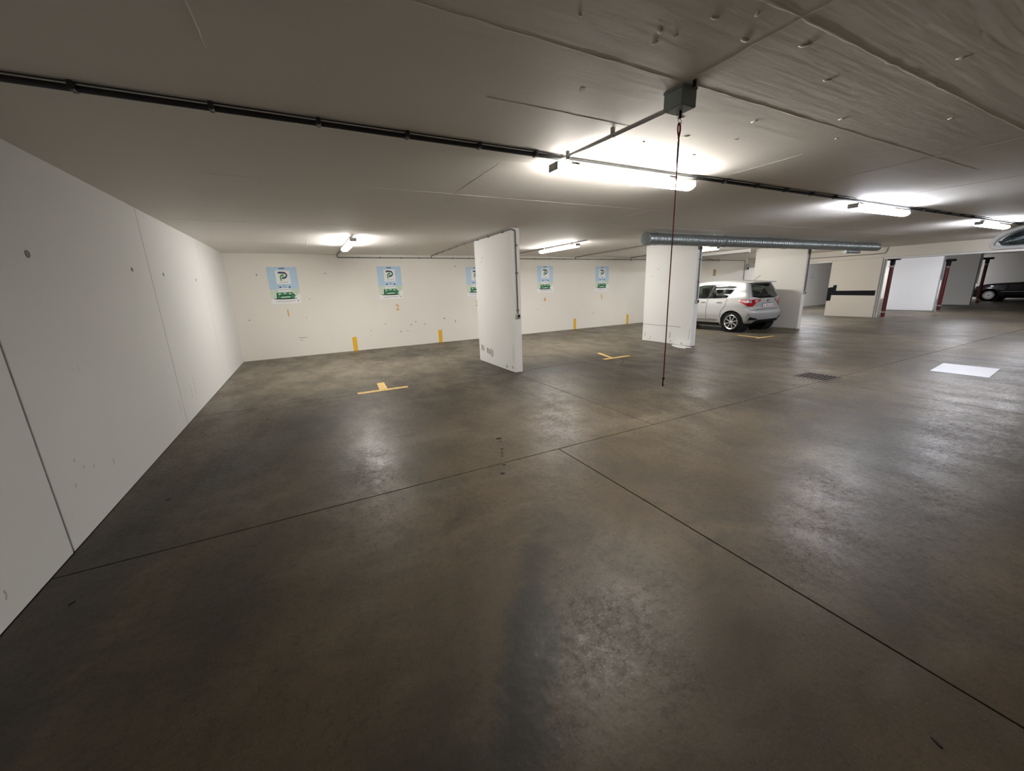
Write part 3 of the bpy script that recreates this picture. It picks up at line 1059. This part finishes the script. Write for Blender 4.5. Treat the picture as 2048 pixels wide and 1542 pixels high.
bm = BM()
outer = [(y, z) for (y, z) in half_ell(0.60, 0.29)] + [(-0.57, -0.03), (-0.5, -0.045), (0.5, -0.045), (0.57, -0.03)]
prism(bm, outer, 0.0, 0.05, 'yz')
mk('back_shell', bm, 'white_plastic', root, True)
path = [(-0.01, y, z) for (y, z) in outer] + [(-0.01, outer[0][0], outer[0][1])]
bm = BM()
tube(bm, path, 0.03, 8)
mk('rim', bm, 'white_plastic', root, True)
bm = BM()
rings = []
for j in range(9):
    f = 1 - j / 8
    x = -0.01 - 0.13 * math.sqrt(max(0, 1 - f * f))
    rings.append([bm.verts.new((x, y * f * 0.86, 0.13 + (z - 0.13) * f * 0.86)) for (y, z) in outer])
for a, b in zip(rings, rings[1:]):
    n = len(a)
    for i in range(n):
        try:
            bm.faces.new((a[i], a[(i + 1) % n], b[(i + 1) % n], b[i]))
        except Exception:
            pass
bmesh.ops.remove_doubles(bm, verts=bm.verts, dist=1e-5)
mk('mirror_glass', bm, 'mirror', root, 'all')
bm = BM()
lathe(bm, [(-0.045, 0.0), (-0.045, 0.012), (-0.03, 0.014)], 'x', 12, (0, 0.52, 0.05))
mk('bolt', bm, 'black', root)
bm = BM()
tube(bm, [(0.08, 0, 0.15), (0.08, 0, CEIL - 1.912)], 0.015, 8)
box(bm, (0.04, -0.05, 0.1), (0.095, 0.05, 0.2), 0.005, 1)
mk('bracket', bm, 'conduit_light', root)
tag(root, 'white-rimmed convex mirror hanging at the right edge under the ceiling', 'mirror')

# ------------------------------------------------------------------ floor items
bm = BM()
prism(bm, [(8.695, 1.665), (9.62, 1.755), (9.60, 2.385), (8.695, 2.285)], 0.0, 0.006, 'xy')
tag(mk('white_board', bm, 'paper'), 'blank white sheet lying flat on the floor at the right', 'sheet')

root = empty('floor_grate', (6.725, 2.80, 0))
bm = BM()
for lo, hi in (((0, 0, -0.012), (0.445, 0.02, 0.004)), ((0, 0.46, -0.012), (0.445, 0.48, 0.004)), ((0, 0, -0.012), (0.02, 0.48, 0.004)), ((0.425, 0, -0.012), (0.445, 0.48, 0.004))):
    box(bm, lo, hi)
mk('frame', bm, 'grate', root)
bm = BM()
box(bm, (0.01, 0.01, -0.0145), (0.435, 0.47, 0.0008))  # near-black slab at floor level, painted as the shade between the bars
mk('pit_shade', bm, 'pit_shade', root)
b0 = None
for i in range(8):
    y = 0.04 + i * 0.0545
    if b0 is None:
        bm = BM()
        box(bm, (0.02, 0, -0.01), (0.425, 0.024, 0.003), 0.001, 1)
        b0 = mk('bar', bm, 'grate', root, False, (0, y, 0))
    else:
        inst(b0, 'bar', root, (0, y, 0))
tag(root, 'rusty square iron drain grate set in the floor', 'grate')

for i, (x, y, r) in enumerate(((1.58, 3.404, 0.035), (1.558, 3.323, 0.014), (1.487, 3.145, 0.02), (1.46, 3.09, 0.014), (1.44, 3.05, 0.014), (1.416, 3.001, 0.014), (1.349, 2.825, 0.02), (1.265, 2.685, 0.024))):
    bm = BM()
    prism(bm, [(x + r * random.uniform(0.75, 1.1) * math.cos(a * 0.5236), y + r * random.uniform(0.6, 0.9) * math.sin(a * 0.5236)) for a in range(12)], -0.001, 0.0005, 'xy')
    mk('oil_spot', bm, 'stain', floor)
# hairline crack, paint spill, small litter
bm = BM()
prism(bm, stroke([(5.75, 6.15), (5.55, 5.8), (5.2, 5.55), (5.25, 5.1), (5.4, 4.6), (5.35, 4.3)], 0.012), -0.001, 0.0005, 'xy')
mk('floor_crack', bm, 'joint', floor)
bm = BM()
prism(bm, [(7.98, 6.72), (7.82, 6.55), (7.72, 6.32), (7.70, 6.12), (7.84, 6.16), (7.9, 6.05), (8.0, 6.2), (8.05, 6.4), (8.05, 6.7)], -0.001, 0.002, 'xy')
tag(mk('paint_patch', bm, 'pillar'), 'spilled white paint at the foot of the pillar left of the silver car', 'paint')
for (x, y, th, lab) in ((1.64, 0.215, 1.2, 'small black scrap on the floor at the lower right'), (-1.15, 3.65, 0.4, 'dark leaf scrap on the floor by the left wall, further from the panel joint'), (-1.28, 2.55, 0.9, 'dark scrap on the floor by the left wall, nearest the viewer'), (-0.62, 5.55, 0.2, 'thin dark scrap on the floor below the far panel joint')):
    bm = BM()
    c, s = math.cos(th), math.sin(th)
    prism(bm, [(p[0] * c - p[1] * s, p[0] * s + p[1] * c) for p in ((-0.015, -0.0025), (0.0, -0.005), (0.017, 0.0), (0.003, 0.0045), (-0.012, 0.004))], 0.0, 0.004, 'xy')
    tag(mk('litter_scrap', bm, 'black', None, False, (x, y, 0)), lab, 'litter', 'scraps on the floor')

# ------------------------------------------------------------------ cars


def catmull(pts, n):
    """closed smooth curve with n samples evenly spaced by arc length"""
    P = [Vector(p) for p in pts]
    m = len(P)
    dense = []
    for i in range(m):
        p0, p1, p2, p3 = P[i - 1], P[i], P[(i + 1) % m], P[(i + 2) % m]
        for k in range(16):
            t = k / 16
            a = 0.5 * ((2 * p1) + (p2 - p0) * t + (2 * p0 - 5 * p1 + 4 * p2 - p3) * t * t + (-p0 + 3 * p1 - 3 * p2 + p3) * t ** 3)
            dense.append(a)
    L = [0]
    for i in range(len(dense)):
        L.append(L[-1] + (dense[(i + 1) % len(dense)] - dense[i]).length)
    out = []
    j = 0
    for i in range(n):
        s = L[-1] * i / n
        while L[j + 1] < s:
            j += 1
        t = (s - L[j]) / max(1e-9, L[j + 1] - L[j])
        out.append(dense[j % len(dense)].lerp(dense[(j + 1) % len(dense)], t))
    return out


def interp(x, tab):
    if x <= tab[0][0]:
        return tab[0][1]
    for (a, va), (b, vb) in zip(tab, tab[1:]):
        if x <= b:
            t = (x - a) / (b - a)
            t = t * t * (3 - 2 * t)
            return va + (vb - va) * t
    return tab[-1][1]


def inside(p, poly):
    x, y = p
    r = False
    n = len(poly)
    for i in range(n):
        x1, y1 = poly[i]
        x2, y2 = poly[(i + 1) % n]
        if (y1 > y) != (y2 > y) and x < (x2 - x1) * (y - y1) / (y2 - y1) + x1:
            r = not r
    return r


def subdiv(poly, step):
    out = []
    n = len(poly)
    for i in range(n):
        a, b = Vector(poly[i]), Vector(poly[(i + 1) % n])
        k = max(1, int((b - a).length / step))
        for j in range(k):
            out.append(tuple(a.lerp(b, j / k)))
    return out


def build_car(spec):
    """car with u = metres forward of the rear bumper, v = left (+) of the centre line, z up"""
    root = empty(spec['name'])
    paint = spec['paint']
    halfw, zmap, wheels, RA, RW = spec['halfw'], spec['zw'], spec['wheels'], spec['arch'], spec['wheel_r']
    sil = catmull(spec['sil'], 300)
    ua, ub, zs = spec['spine']

    def width(u, z):
        wv = halfw * interp(z, zmap) * interp(u, spec['uw'])
        return wv
    K = [0, 0.02, 0.05, 0.09, 0.14, 0.2, 0.27, 0.34, 0.41, 0.48, 0.55, 0.62, 0.69, 0.76, 0.83, 0.9, 0.96]
    RR = 0.10
    ulen = spec['ulen']

    def bend(u, v, z):
        # plan-view rounding of tail and nose
        q = (abs(v) / halfw) ** 2.6
        u2 = u
        if u < 0.9:
            u2 = u + 0.20 * q * (1 - u / 0.9) ** 2
        if u > ulen - 1.1:
            u2 = u2 - 0.34 * q * ((u - ulen + 1.1) / 1.1) ** 2
        return Vector((u2, v, z))
    bm = BM()
    side_rings = {}
    for sgn in (1, -1):
        rings = []
        for f in K:
            ring = []
            for p in sil:
                t = Vector((min(max(p.x, ua), ub), zs))
                q = p.lerp(t, f)
                d = min(RR, (q - p).length)
                w0 = width(q.x, q.y)
                wv = w0 - RR * 0.8 * (1 - math.sqrt(max(0, 1 - (1 - d / RR) ** 2)))
                ring.append(bm.verts.new(bend(q.x, sgn * wv, q.y)))
            rings.append(ring)
        for a, b in zip(rings, rings[1:]):
            n = len(a)
            for i in range(n):
                bm.faces.new((a[i], a[(i + 1) % n], b[(i + 1) % n], b[i]))
        side_rings[sgn] = rings
        # close the spine strip
        n = len(sil)
        last = rings[-1]
        bm.faces.new(last)
    # cross strip joining both sides over roof, tail, floor, nose
    NV = 14
    cols = [side_rings[1][0]]
    for j in range(1, NV):
        t = j / NV
        col = []
        for i, p in enumerate(sil):
            w0 = width(p.x, p.y) - RR * 0.8
            v = w0 * (1 - 2 * t)
            z = p.y
            crown = spec.get('crown', 0.03) * (1 - (v / w0) ** 2)
            zz = z + (crown if p.y > 0.9 else 0)
            col.append(bm.verts.new(bend(p.x, v, zz)))
        cols.append(col)
    cols.append(side_rings[-1][0])
    for a, b in zip(cols, cols[1:]):
        n = len(a)
        for i in range(n):
            bm.faces.new((a[i], a[(i + 1) % n], b[(i + 1) % n], b[i]))
    bmesh.ops.recalc_face_normals(bm, faces=bm.faces)
    # full-surface tree for projecting trim
    solid = BVHTree.FromBMesh(bm)

    def cut(test, snap):
        kill = [f for f in bm.faces if test(f.calc_center_median(), f.normal)]
        if not kill:
            return
        ed = set()
        ks = set(kill)
        for f in kill:
            for e in f.edges:
                if any(g not in ks for g in e.link_faces):
                    ed.update(e.verts)
        bmesh.ops.delete(bm, geom=kill, context='FACES')
        for v in ed:
            if v.is_valid:
                snap(v)
    # wheel arches
    for wu in wheels:
        def t_arch(c, nrm, wu=wu):
            return (c.x - wu) ** 2 + (c.z - RW) ** 2 < RA * RA and abs(c.y) > 0.45

        def s_arch(v, wu=wu):
            d = Vector((v.co.x - wu, v.co.z - RW))
            if abs(v.co.y) > 0.5 and d.length > 0.05:
                d = d.normalized() * RA
                v.co.x, v.co.z = wu + d.x, RW + d.y
        cut(t_arch, s_arch)
    # window openings on both sides

    def nearest(p, poly):
        best, bd = None, 1e9
        n = len(poly)
        for i in range(n):
            a, b = Vector(poly[i]), Vector(poly[(i + 1) % n])
            t = max(0, min(1, (p - a).dot(b - a) / (b - a).length_squared))
            q = a.lerp(b, t)
            if (q - p).length < bd:
                bd, best = (q - p).length, q
        return best
    for poly in spec['side_glass']:
        def t_win(c, nrm, poly=poly):
            return abs(nrm.y) > 0.5 and inside((c.x, c.z), poly)

        def s_win(v, poly=poly):
            q = nearest(Vector((v.co.x, v.co.z)), poly)
            v.co.x, v.co.z = q.x, q.y
        cut(t_win, s_win)
    for (poly, sg) in ((spec['rear_glass'], -1), (spec['front_glass'], 1)):
        def t_r(c, nrm, poly=poly, sg=sg):
            return nrm.x * sg > 0.25 and inside((c.y, c.z), poly) and (c.x < 1.0 if sg < 0 else c.x > 1.8)
        cut(t_r, lambda v: None)
    mk('body', bm, paint, root, True)

    # trim projected on to the full surface
    def patch(name, poly, axis, mat, off=0.004, rings=5, parent=root, step=0.03, flat=False):
        """poly in the plane across a viewing axis, laid on the body surface"""
        D = Vector(axis).normalized()
        Sx = Vector((-D.y, D.x, 0)).normalized()
        poly = subdiv(poly, step)
        cx = sum(p[0] for p in poly) / len(poly)
        cy = sum(p[1] for p in poly) / len(poly)

        def hit(s, z):
            o = Sx * s + Vector((spec.get('ulen') / 2, 0, 0)) * 0 + Vector((0, 0, z)) - D * 8
            loc, nrm, idx, dist = solid.ray_cast(o, D)
            if loc is None:
                return None
            if nrm.dot(D) > 0:
                nrm = -nrm
            return loc + nrm * off
        b2 = BM()
        prev = None
        for j in range(rings + 1):
            f = 1 - j / rings
            cur = []
            for (s, z) in poly:
                h = hit(cx + (s - cx) * f, cy + (z - cy) * f)
                cur.append(h)
            good = [h for h in cur if h is not None]
            if len(good) < 3:
                b2.free()
                return None
            mean = sum(good, Vector()) / len(good)
            cur = [b2.verts.new(h if h is not None else mean) for h in cur]
            if prev:
                n = len(cur)
                for i in range(n):
                    b2.faces.new((prev[i], prev[(i + 1) % n], cur[(i + 1) % n], cur[i]))
            prev = cur
        bmesh.ops.remove_doubles(b2, verts=b2.verts, dist=1e-5)
        return mk(name, b2, mat, parent, 'all')
    spec['patch'] = patch
    LEFT, RIGHT, REAR = (0, -1, 0), (0, 1, 0), (1, 0, 0)
    # axis (0,-1,0): travelling to -v; Sx = (1,0,0) -> s = u.  axis (0,1,0): Sx = (-1,0,0) -> s = -u.  axis (1,0,0): Sx=(0,1,0) -> s = v
    for poly, gm in zip(spec['side_glass'], spec['glass_mats']):
        a = patch('side_window', poly, LEFT, gm)
        patch('side_window', [(-u, z) for (u, z) in poly], RIGHT, gm)
    patch('rear_window', spec['rear_glass'], REAR, 'glass_dark')
    patch('windscreen', [(-v, z) for (v, z) in spec['front_glass']], (-1, 0, 0), 'glass')
    # wells, floor pan, seats
    for wu in wheels:
        for s in (-1, 1):
            bm = BM()
            lathe(bm, [(s * 0.42, RA + 0.004), (s * (halfw * 0.93), RA + 0.004)], 'y', 28, (wu, 0, RW))
            mk('wheel_well', bm, 'black', root)
    bm = BM()
    box(bm, (0.5, -halfw * 0.8, 0.2), (ulen - 0.6, halfw * 0.8, 0.3))
    box(bm, (0.35, -halfw * 0.75, 0.3), (0.95, halfw * 0.75, 0.86), 0.03, 2)
    mk('floor_pan', bm, 'black', root)
    for (u, v, wd) in spec['seats']:
        bm = BM()
        box(bm, (u - 0.08, v - wd / 2, 0.55), (u + 0.06, v + wd / 2, 1.12), 0.05, 3)
        for h in ([v] if wd < 0.7 else [v - 0.36, v + 0.36]):
            box(bm, (u - 0.09, h - 0.12, 1.11), (u + 0.02, h + 0.12, 1.29), 0.04, 3)
        box(bm, (u - 0.05, v - wd / 2, 0.45), (u + 0.5, v + wd / 2, 0.62), 0.05, 3)
        mk('seat', bm, 'seat', root, True)
    # wheels
    for wu in wheels:
        for s in (1, -1):
            wh = empty('wheel')
            wh.parent = root
            wh.location = (wu, s * (halfw - 0.115), RW)
            bm = BM()
            rr = RW
            lathe(bm, [(-0.095, rr * 0.68), (-0.1, rr * 0.85), (-0.085, rr * 0.97), (-0.06, rr), (0.06, rr), (0.085, rr * 0.97), (0.1, rr * 0.85), (0.095, rr * 0.68)], 'y', 40, closed=True)
            mk('tyre', bm, 'rubber', wh, True)
            bm = BM()
            lathe(bm, [(s * 0.096, rr * 0.70), (s * 0.1, rr * 0.68), (s * 0.085, rr * 0.62), (s * 0.0, rr * 0.6), (s * -0.06, rr * 0.66)], 'y', 40)
            bmesh.ops.delete(bm, geom=[f for f in bm.faces if len(f.verts) > 4], context='FACES')
            mk('rim', bm, 'alloy', wh, True)
            bm = BM()
            lathe(bm, [(s * 0.02, 0.0), (s * 0.02, rr * 0.62)], 'y', 32)
            mk('brake_disc', bm, 'black', wh)
            bm = BM()
            ns = spec['spokes']
            for i in range(ns):
                a = 2 * math.pi * i / ns + 0.3
                tw = spec['twist']
                r0, r1 = rr * 0.10, rr * 0.66
                c0, c1 = a, a + tw
                w0, w1 = rr * 0.035, rr * spec['spoke_w']
                pts = []
                for (rad_, ang, ww) in ((r0, c0, w0), (r1, c1, w1)):
                    e = Vector((math.cos(ang), math.sin(ang)))
                    t = Vector((-e.y, e.x))
                    pts.append((e * rad_ - t * ww, e * rad_ + t * ww))
                q = [pts[0][0], pts[0][1], pts[1][1], pts[1][0]]
                prism(bm, [(p.x, p.y) for p in q], s * 0.05, s * 0.082, 'xz')
            mk('spokes', bm, 'alloy', wh)
            bm = BM()
            lathe(bm, [(s * 0.05, rr * 0.16), (s * 0.09, rr * 0.15), (s * 0.096, rr * 0.10), (s * 0.096, 0.0)], 'y', 20)
            mk('hub_cap', bm, 'alloy' if spec['spokes'] < 12 else 'plastic', wh, True)
    return root


# --- the silver hatchback
yar = dict(
    name='car', paint='silver', halfw=0.848, ulen=3.94, wheels=(0.66, 3.17), arch=0.345, wheel_r=0.302,
    spine=(0.55, 3.3, 0.70), spokes=8, twist=0.22, spoke_w=0.05,
    zw=[(0.15, 0.90), (0.3, 0.965), (0.55, 1.0), (0.8, 0.995), (0.98, 0.965), (1.2, 0.86), (1.4, 0.76), (1.52, 0.70)],
    uw=[(0.0, 0.93), (0.6, 1.0), (3.0, 1.0), (3.94, 0.88)],
    sil=[(0.10, 0.30), (0.03, 0.42), (0.0, 0.56), (0.03, 0.64), (0.10, 0.70), (0.115, 0.85), (0.13, 0.98), (0.20, 1.10), (0.36, 1.38), (0.46, 1.455), (0.8, 1.487), (1.3, 1.50), (1.8, 1.485),
         (2.15, 1.41), (2.6, 1.19), (3.0, 1.0), (3.3, 0.93), (3.7, 0.80), (3.88, 0.66), (3.935, 0.48), (3.88, 0.28), (3.6, 0.19), (2.8, 0.17), (2.0, 0.17), (1.2, 0.17), (0.6, 0.21), (0.3, 0.25)],
    side_glass=[[(0.86, 1.005), (0.66, 1.30), (0.70, 1.335), (1.0, 1.37), (1.36, 1.385), (1.44, 0.985)],
                [(1.50, 0.985), (1.43, 1.39), (1.75, 1.385), (2.05, 1.33), (2.55, 1.10), (2.72, 0.985)]],
    glass_mats=['glass', 'glass'],
    rear_glass=[(-0.62, 1.03), (-0.50, 1.37), (-0.3, 1.39), (0.3, 1.39), (0.50, 1.37), (0.62, 1.03), (0.4, 0.99), (-0.4, 0.99)],
    front_glass=[(-0.62, 1.05), (-0.50, 1.38), (0.50, 1.38), (0.62, 1.05)],
    seats=[(1.15, 0.0, 1.15), (1.95, 0.36, 0.48), (1.95, -0.36, 0.48)], crown=0.02)
car = build_car(yar)
pt = yar['patch']
L_, R_, RE = (0, -1, 0), (0, 1, 0), (1, 0, 0)
# rear quarter axes: seen from behind-left and behind-right
QL = (1, -1, 0)
QR = (1, 1, 0)


def uv_l(u, v):      # plane coordinate for the left-rear axis: Sx = (1,1)/sqrt2
    return (u + v) / math.sqrt(2)


def both(name, pts, mat, **kw):
    """pts as (u, v, z) on the left; mirrored to the right"""
    pt(name, [(uv_l(u, v), z) for (u, v, z) in pts], QL, mat, **kw)
    pt(name, [(-uv_l(u, v), z) for (u, v, z) in pts], QR, mat, **kw)


TL = [(0.50, 0.82, 0.925), (0.40, 0.82, 0.955), (0.18, 0.70, 0.955), (0.10, 0.42, 0.955), (0.10, 0.36, 0.935), (0.10, 0.42, 0.90), (0.11, 0.56, 0.865), (0.12, 0.62, 0.80), (0.14, 0.68, 0.755), (0.2, 0.76, 0.765), (0.32, 0.82, 0.83)]
both('tail_light', TL, 'lamp_red', off=0.010)
CLR = [(0.42, 0.82, 0.925), (0.30, 0.80, 0.935), (0.18, 0.69, 0.935), (0.10, 0.44, 0.935), (0.11, 0.55, 0.885), (0.15, 0.69, 0.86), (0.30, 0.80, 0.87)]
both('light_lens', CLR, 'lamp_clear', off=0.014)
both('light_band', [(0.17, 0.70, 0.935), (0.13, 0.60, 0.935), (0.13, 0.60, 0.87), (0.16, 0.70, 0.86)], 'lamp_red', off=0.018)
# bumper: dark lower part, corner vents, silver blades
pt('lower_bumper', [(-0.60, 0.30), (-0.52, 0.385), (0.52, 0.385), (0.60, 0.30), (0.5, 0.27), (-0.5, 0.27)], RE, 'black', off=0.006)
both('corner_vent', [(0.16, 0.74, 0.47), (0.06, 0.55, 0.42), (0.06, 0.55, 0.385), (0.20, 0.76, 0.37)], 'black', off=0.008)
both('bumper_blade', [(0.24, 0.78, 0.36), (0.06, 0.56, 0.385), (0.06, 0.50, 0.41), (0.06, 0.52, 0.365), (0.2, 0.72, 0.325), (0.26, 0.78, 0.335)], 'chrome', off=0.012)
both('reflector', [(0.2, 0.78, 0.545), (0.17, 0.75, 0.545), (0.17, 0.75, 0.53), (0.2, 0.78, 0.53)], 'lamp_red', off=0.008)
# hatch: gap line, plate, emblem, wiper
pt('hatch_gap', [(-0.52, 0.668), (0.52, 0.668), (0.52, 0.678), (-0.52, 0.678)], RE, 'black', off=0.003)
pt('plate_recess', [(-0.32, 0.70), (0.32, 0.70), (0.34, 0.835), (-0.34, 0.835)], RE, 'silver', off=0.004)
pt('plate_frame', [(-0.275, 0.715), (0.275, 0.715), (0.275, 0.84), (-0.275, 0.84)], RE, 'black', off=0.010)
pl = pt('number_plate', [(-0.26, 0.727), (0.26, 0.727), (0.26, 0.828), (-0.26, 0.828)], RE, 'plate', off=0.016)
for i, x in enumerate((-0.20, -0.10, -0.04, 0.02, 0.11, 0.17, 0.23)):
    pt('plate_character', [(-x - 0.012, 0.75), (-x + 0.012, 0.75), (-x + 0.012, 0.805), (-x - 0.012, 0.805)], RE, 'plate_red', off=0.019, parent=pl)
pt('emblem', ellipse(0, 0.91, 0.055, 0.038, 16), RE, 'chrome', off=0.012)
pt('emblem_core', ellipse(0, 0.91, 0.035, 0.022, 12), RE, 'plastic', off=0.015)
pt('rear_wiper', [(-0.02, 1.02), (0.33, 1.045), (0.33, 1.06), (-0.02, 1.045)], RE, 'black', off=0.02)
bm = BM()
prism(bm, [(0.50, 1.485), (0.30, 1.468), (0.205, 1.455), (0.20, 1.435), (0.30, 1.435), (0.45, 1.42)], -0.55, 0.55, 'xz')
for v in bm.verts:
    q = (abs(v.co.y) / 0.55) ** 2
    v.co.x += 0.05 * q
    v.co.z -= 0.012 * q
mk('spoiler', bm, 'silver', car, True)
# doors: gaps, handles, sill trim
for nm, poly in (('door_gap', stroke([(0.98, 0.30), (1.02, 0.5), (1.0, 0.62), (0.88, 0.78), (0.84, 0.98)], 0.012)),
                 ('door_gap', stroke([(1.48, 0.28), (1.50, 0.6), (1.48, 0.98)], 0.012)),
                 ('door_gap', stroke([(2.72, 0.28), (2.76, 0.6), (2.74, 0.98)], 0.012))):
    for ax, sg in ((L_, 1), (R_, -1)):
        pts = poly
        n = len(pts) // 2
        for i in range(n - 1):
            quad = [pts[i], pts[i + 1], pts[len(pts) - 2 - i], pts[len(pts) - 1 - i]]
            pt(nm, [(sg * u, z) for (u, z) in quad], ax, 'black', off=0.003, rings=2, step=0.1)
for u in (1.08, 1.62):
    for ax, sg in ((L_, 1), (R_, -1)):
        pt('door_handle', [(sg * p[0], p[1]) for p in ellipse(u, 0.90, 0.10, 0.02, 16)], ax, 'silver', off=0.03)
        pt('handle_cup', [(sg * p[0], p[1]) for p in ellipse(u, 0.885, 0.075, 0.033, 16)], ax, 'plastic', off=0.004)
for ax, sg in ((L_, 1), (R_, -1)):
    pt('sill_trim', [(sg * u, z) for (u, z) in ((1.02, 0.345), (1.18, 0.375), (2.65, 0.345), (2.65, 0.315), (1.18, 0.325))], ax, 'chrome', off=0.012)
    pt('sill', [(sg * u, z) for (u, z) in ((1.05, 0.195), (1.05, 0.265), (2.75, 0.265), (2.75, 0.195))], ax, 'black', off=0.005)
    pt('window_pillar', [(sg * u, z) for (u, z) in ((1.44, 0.985), (1.36, 1.385), (1.43, 1.39), (1.50, 0.985))], ax, 'black', off=0.005)
    # door mirror
    bm = BM()
    box(bm, (2.48, (0.86 if sg > 0 else -1.03), 0.98), (2.62, (1.03 if sg > 0 else -0.86), 1.12), 0.03, 3)
    box(bm, (2.53, (0.78 if sg > 0 else -0.88), 0.98), (2.6, (0.88 if sg > 0 else -0.78), 1.02))
    mk('door_mirror', bm, 'silver', car, True)
bm = BM()
tube(bm, [(0.62, 0, 1.48), (0.60, 0, 1.50), (0.42, 0, 1.63)], 0.006, 8, radii=None)
mk('antenna', bm, 'black', car, True)
bm = BM()
tube(bm, [(0.18, -0.45, 0.27), (0.45, -0.45, 0.27)], 0.03, 10)
box(bm, (0.5, -0.62, 0.14), (3.3, 0.62, 0.24), 0.03, 2)
mk('underbody', bm, 'black', car)
# heading +Y: u -> +Y, left (v+) -> -X
car.rotation_euler = (0, 0, math.pi / 2)
car.location = (12.02, 6.68, 0.0)
tag(car, 'silver five-door hatchback parked nose-in behind the white pillar', 'car')

# --- the far dark car
drk = dict(
    name='car', paint='dark_car', halfw=0.87, ulen=4.4, wheels=(0.85, 3.5), arch=0.36, wheel_r=0.31,
    spine=(0.7, 3.7, 0.68), spokes=16, twist=0.0, spoke_w=0.07,
    zw=[(0.15, 0.92), (0.35, 0.98), (0.6, 1.0), (0.85, 0.98), (0.98, 0.93), (1.2, 0.82), (1.42, 0.70)],
    uw=[(0.0, 0.92), (0.7, 1.0), (3.4, 1.0), (4.4, 0.88)],
    sil=[(0.08, 0.28), (0.0, 0.5), (0.04, 0.75), (0.12, 0.93), (0.5, 0.97), (0.85, 1.2), (1.15, 1.34), (1.55, 1.37), (1.85, 1.31), (2.2, 1.11), (2.5, 0.97), (3.2, 0.93), (3.8, 0.86), (4.25, 0.72), (4.38, 0.55), (4.38, 0.35),
         (4.2, 0.22), (3.4, 0.18), (2.4, 0.17), (1.4, 0.18), (0.5, 0.2)],
    side_glass=[[(0.78, 1.0), (1.05, 1.2), (1.36, 1.28), (1.38, 0.98)], [(1.44, 0.98), (1.42, 1.28), (1.72, 1.24), (2.12, 1.0)]],
    glass_mats=['glass_dark', 'glass_dark'],
    rear_glass=[(-0.6, 1.04), (-0.48, 1.28), (0.48, 1.28), (0.6, 1.04)], front_glass=[(-0.62, 1.04), (-0.48, 1.3), (0.48, 1.3), (0.62, 1.04)],
    seats=[(1.55, 0.36, 0.48), (1.55, -0.36, 0.48)], crown=0.02)
dcar = build_car(drk)
dp = drk['patch']
for ax, sg in ((L_, 1), (R_, -1)):
    dp('headlight', [(sg * u, z) for (u, z) in ((4.0, 0.66), (4.22, 0.62), (4.22, 0.70), (4.02, 0.74))], ax, 'lamp_clear', off=0.008)
    dp('side_indicator', [(sg * u, z) for (u, z) in ((3.02, 0.62), (3.10, 0.62), (3.10, 0.65), (3.02, 0.65))], ax, 'lamp_clear', off=0.006)
    dp('side_moulding', [(sg * u, z) for (u, z) in ((1.25, 0.48), (3.1, 0.48), (3.1, 0.52), (1.25, 0.52))], ax, 'plastic', off=0.012)
    bm = BM()
    box(bm, (2.12, (0.87 if sg > 0 else -1.03), 0.96), (2.26, (1.03 if sg > 0 else -0.87), 1.09), 0.03, 3)
    box(bm, (2.16, (0.78 if sg > 0 else -0.88), 0.96), (2.22, (0.88 if sg > 0 else -0.78), 1.0))
    mk('door_mirror', bm, 'dark_car', dcar, True)
dcar.rotation_euler = (0, 0, math.pi / 2)
dcar.location = (33.0, 3.45, 0.0)
tag(dcar, 'black car parked far off behind the rightmost red standpipe', 'car')
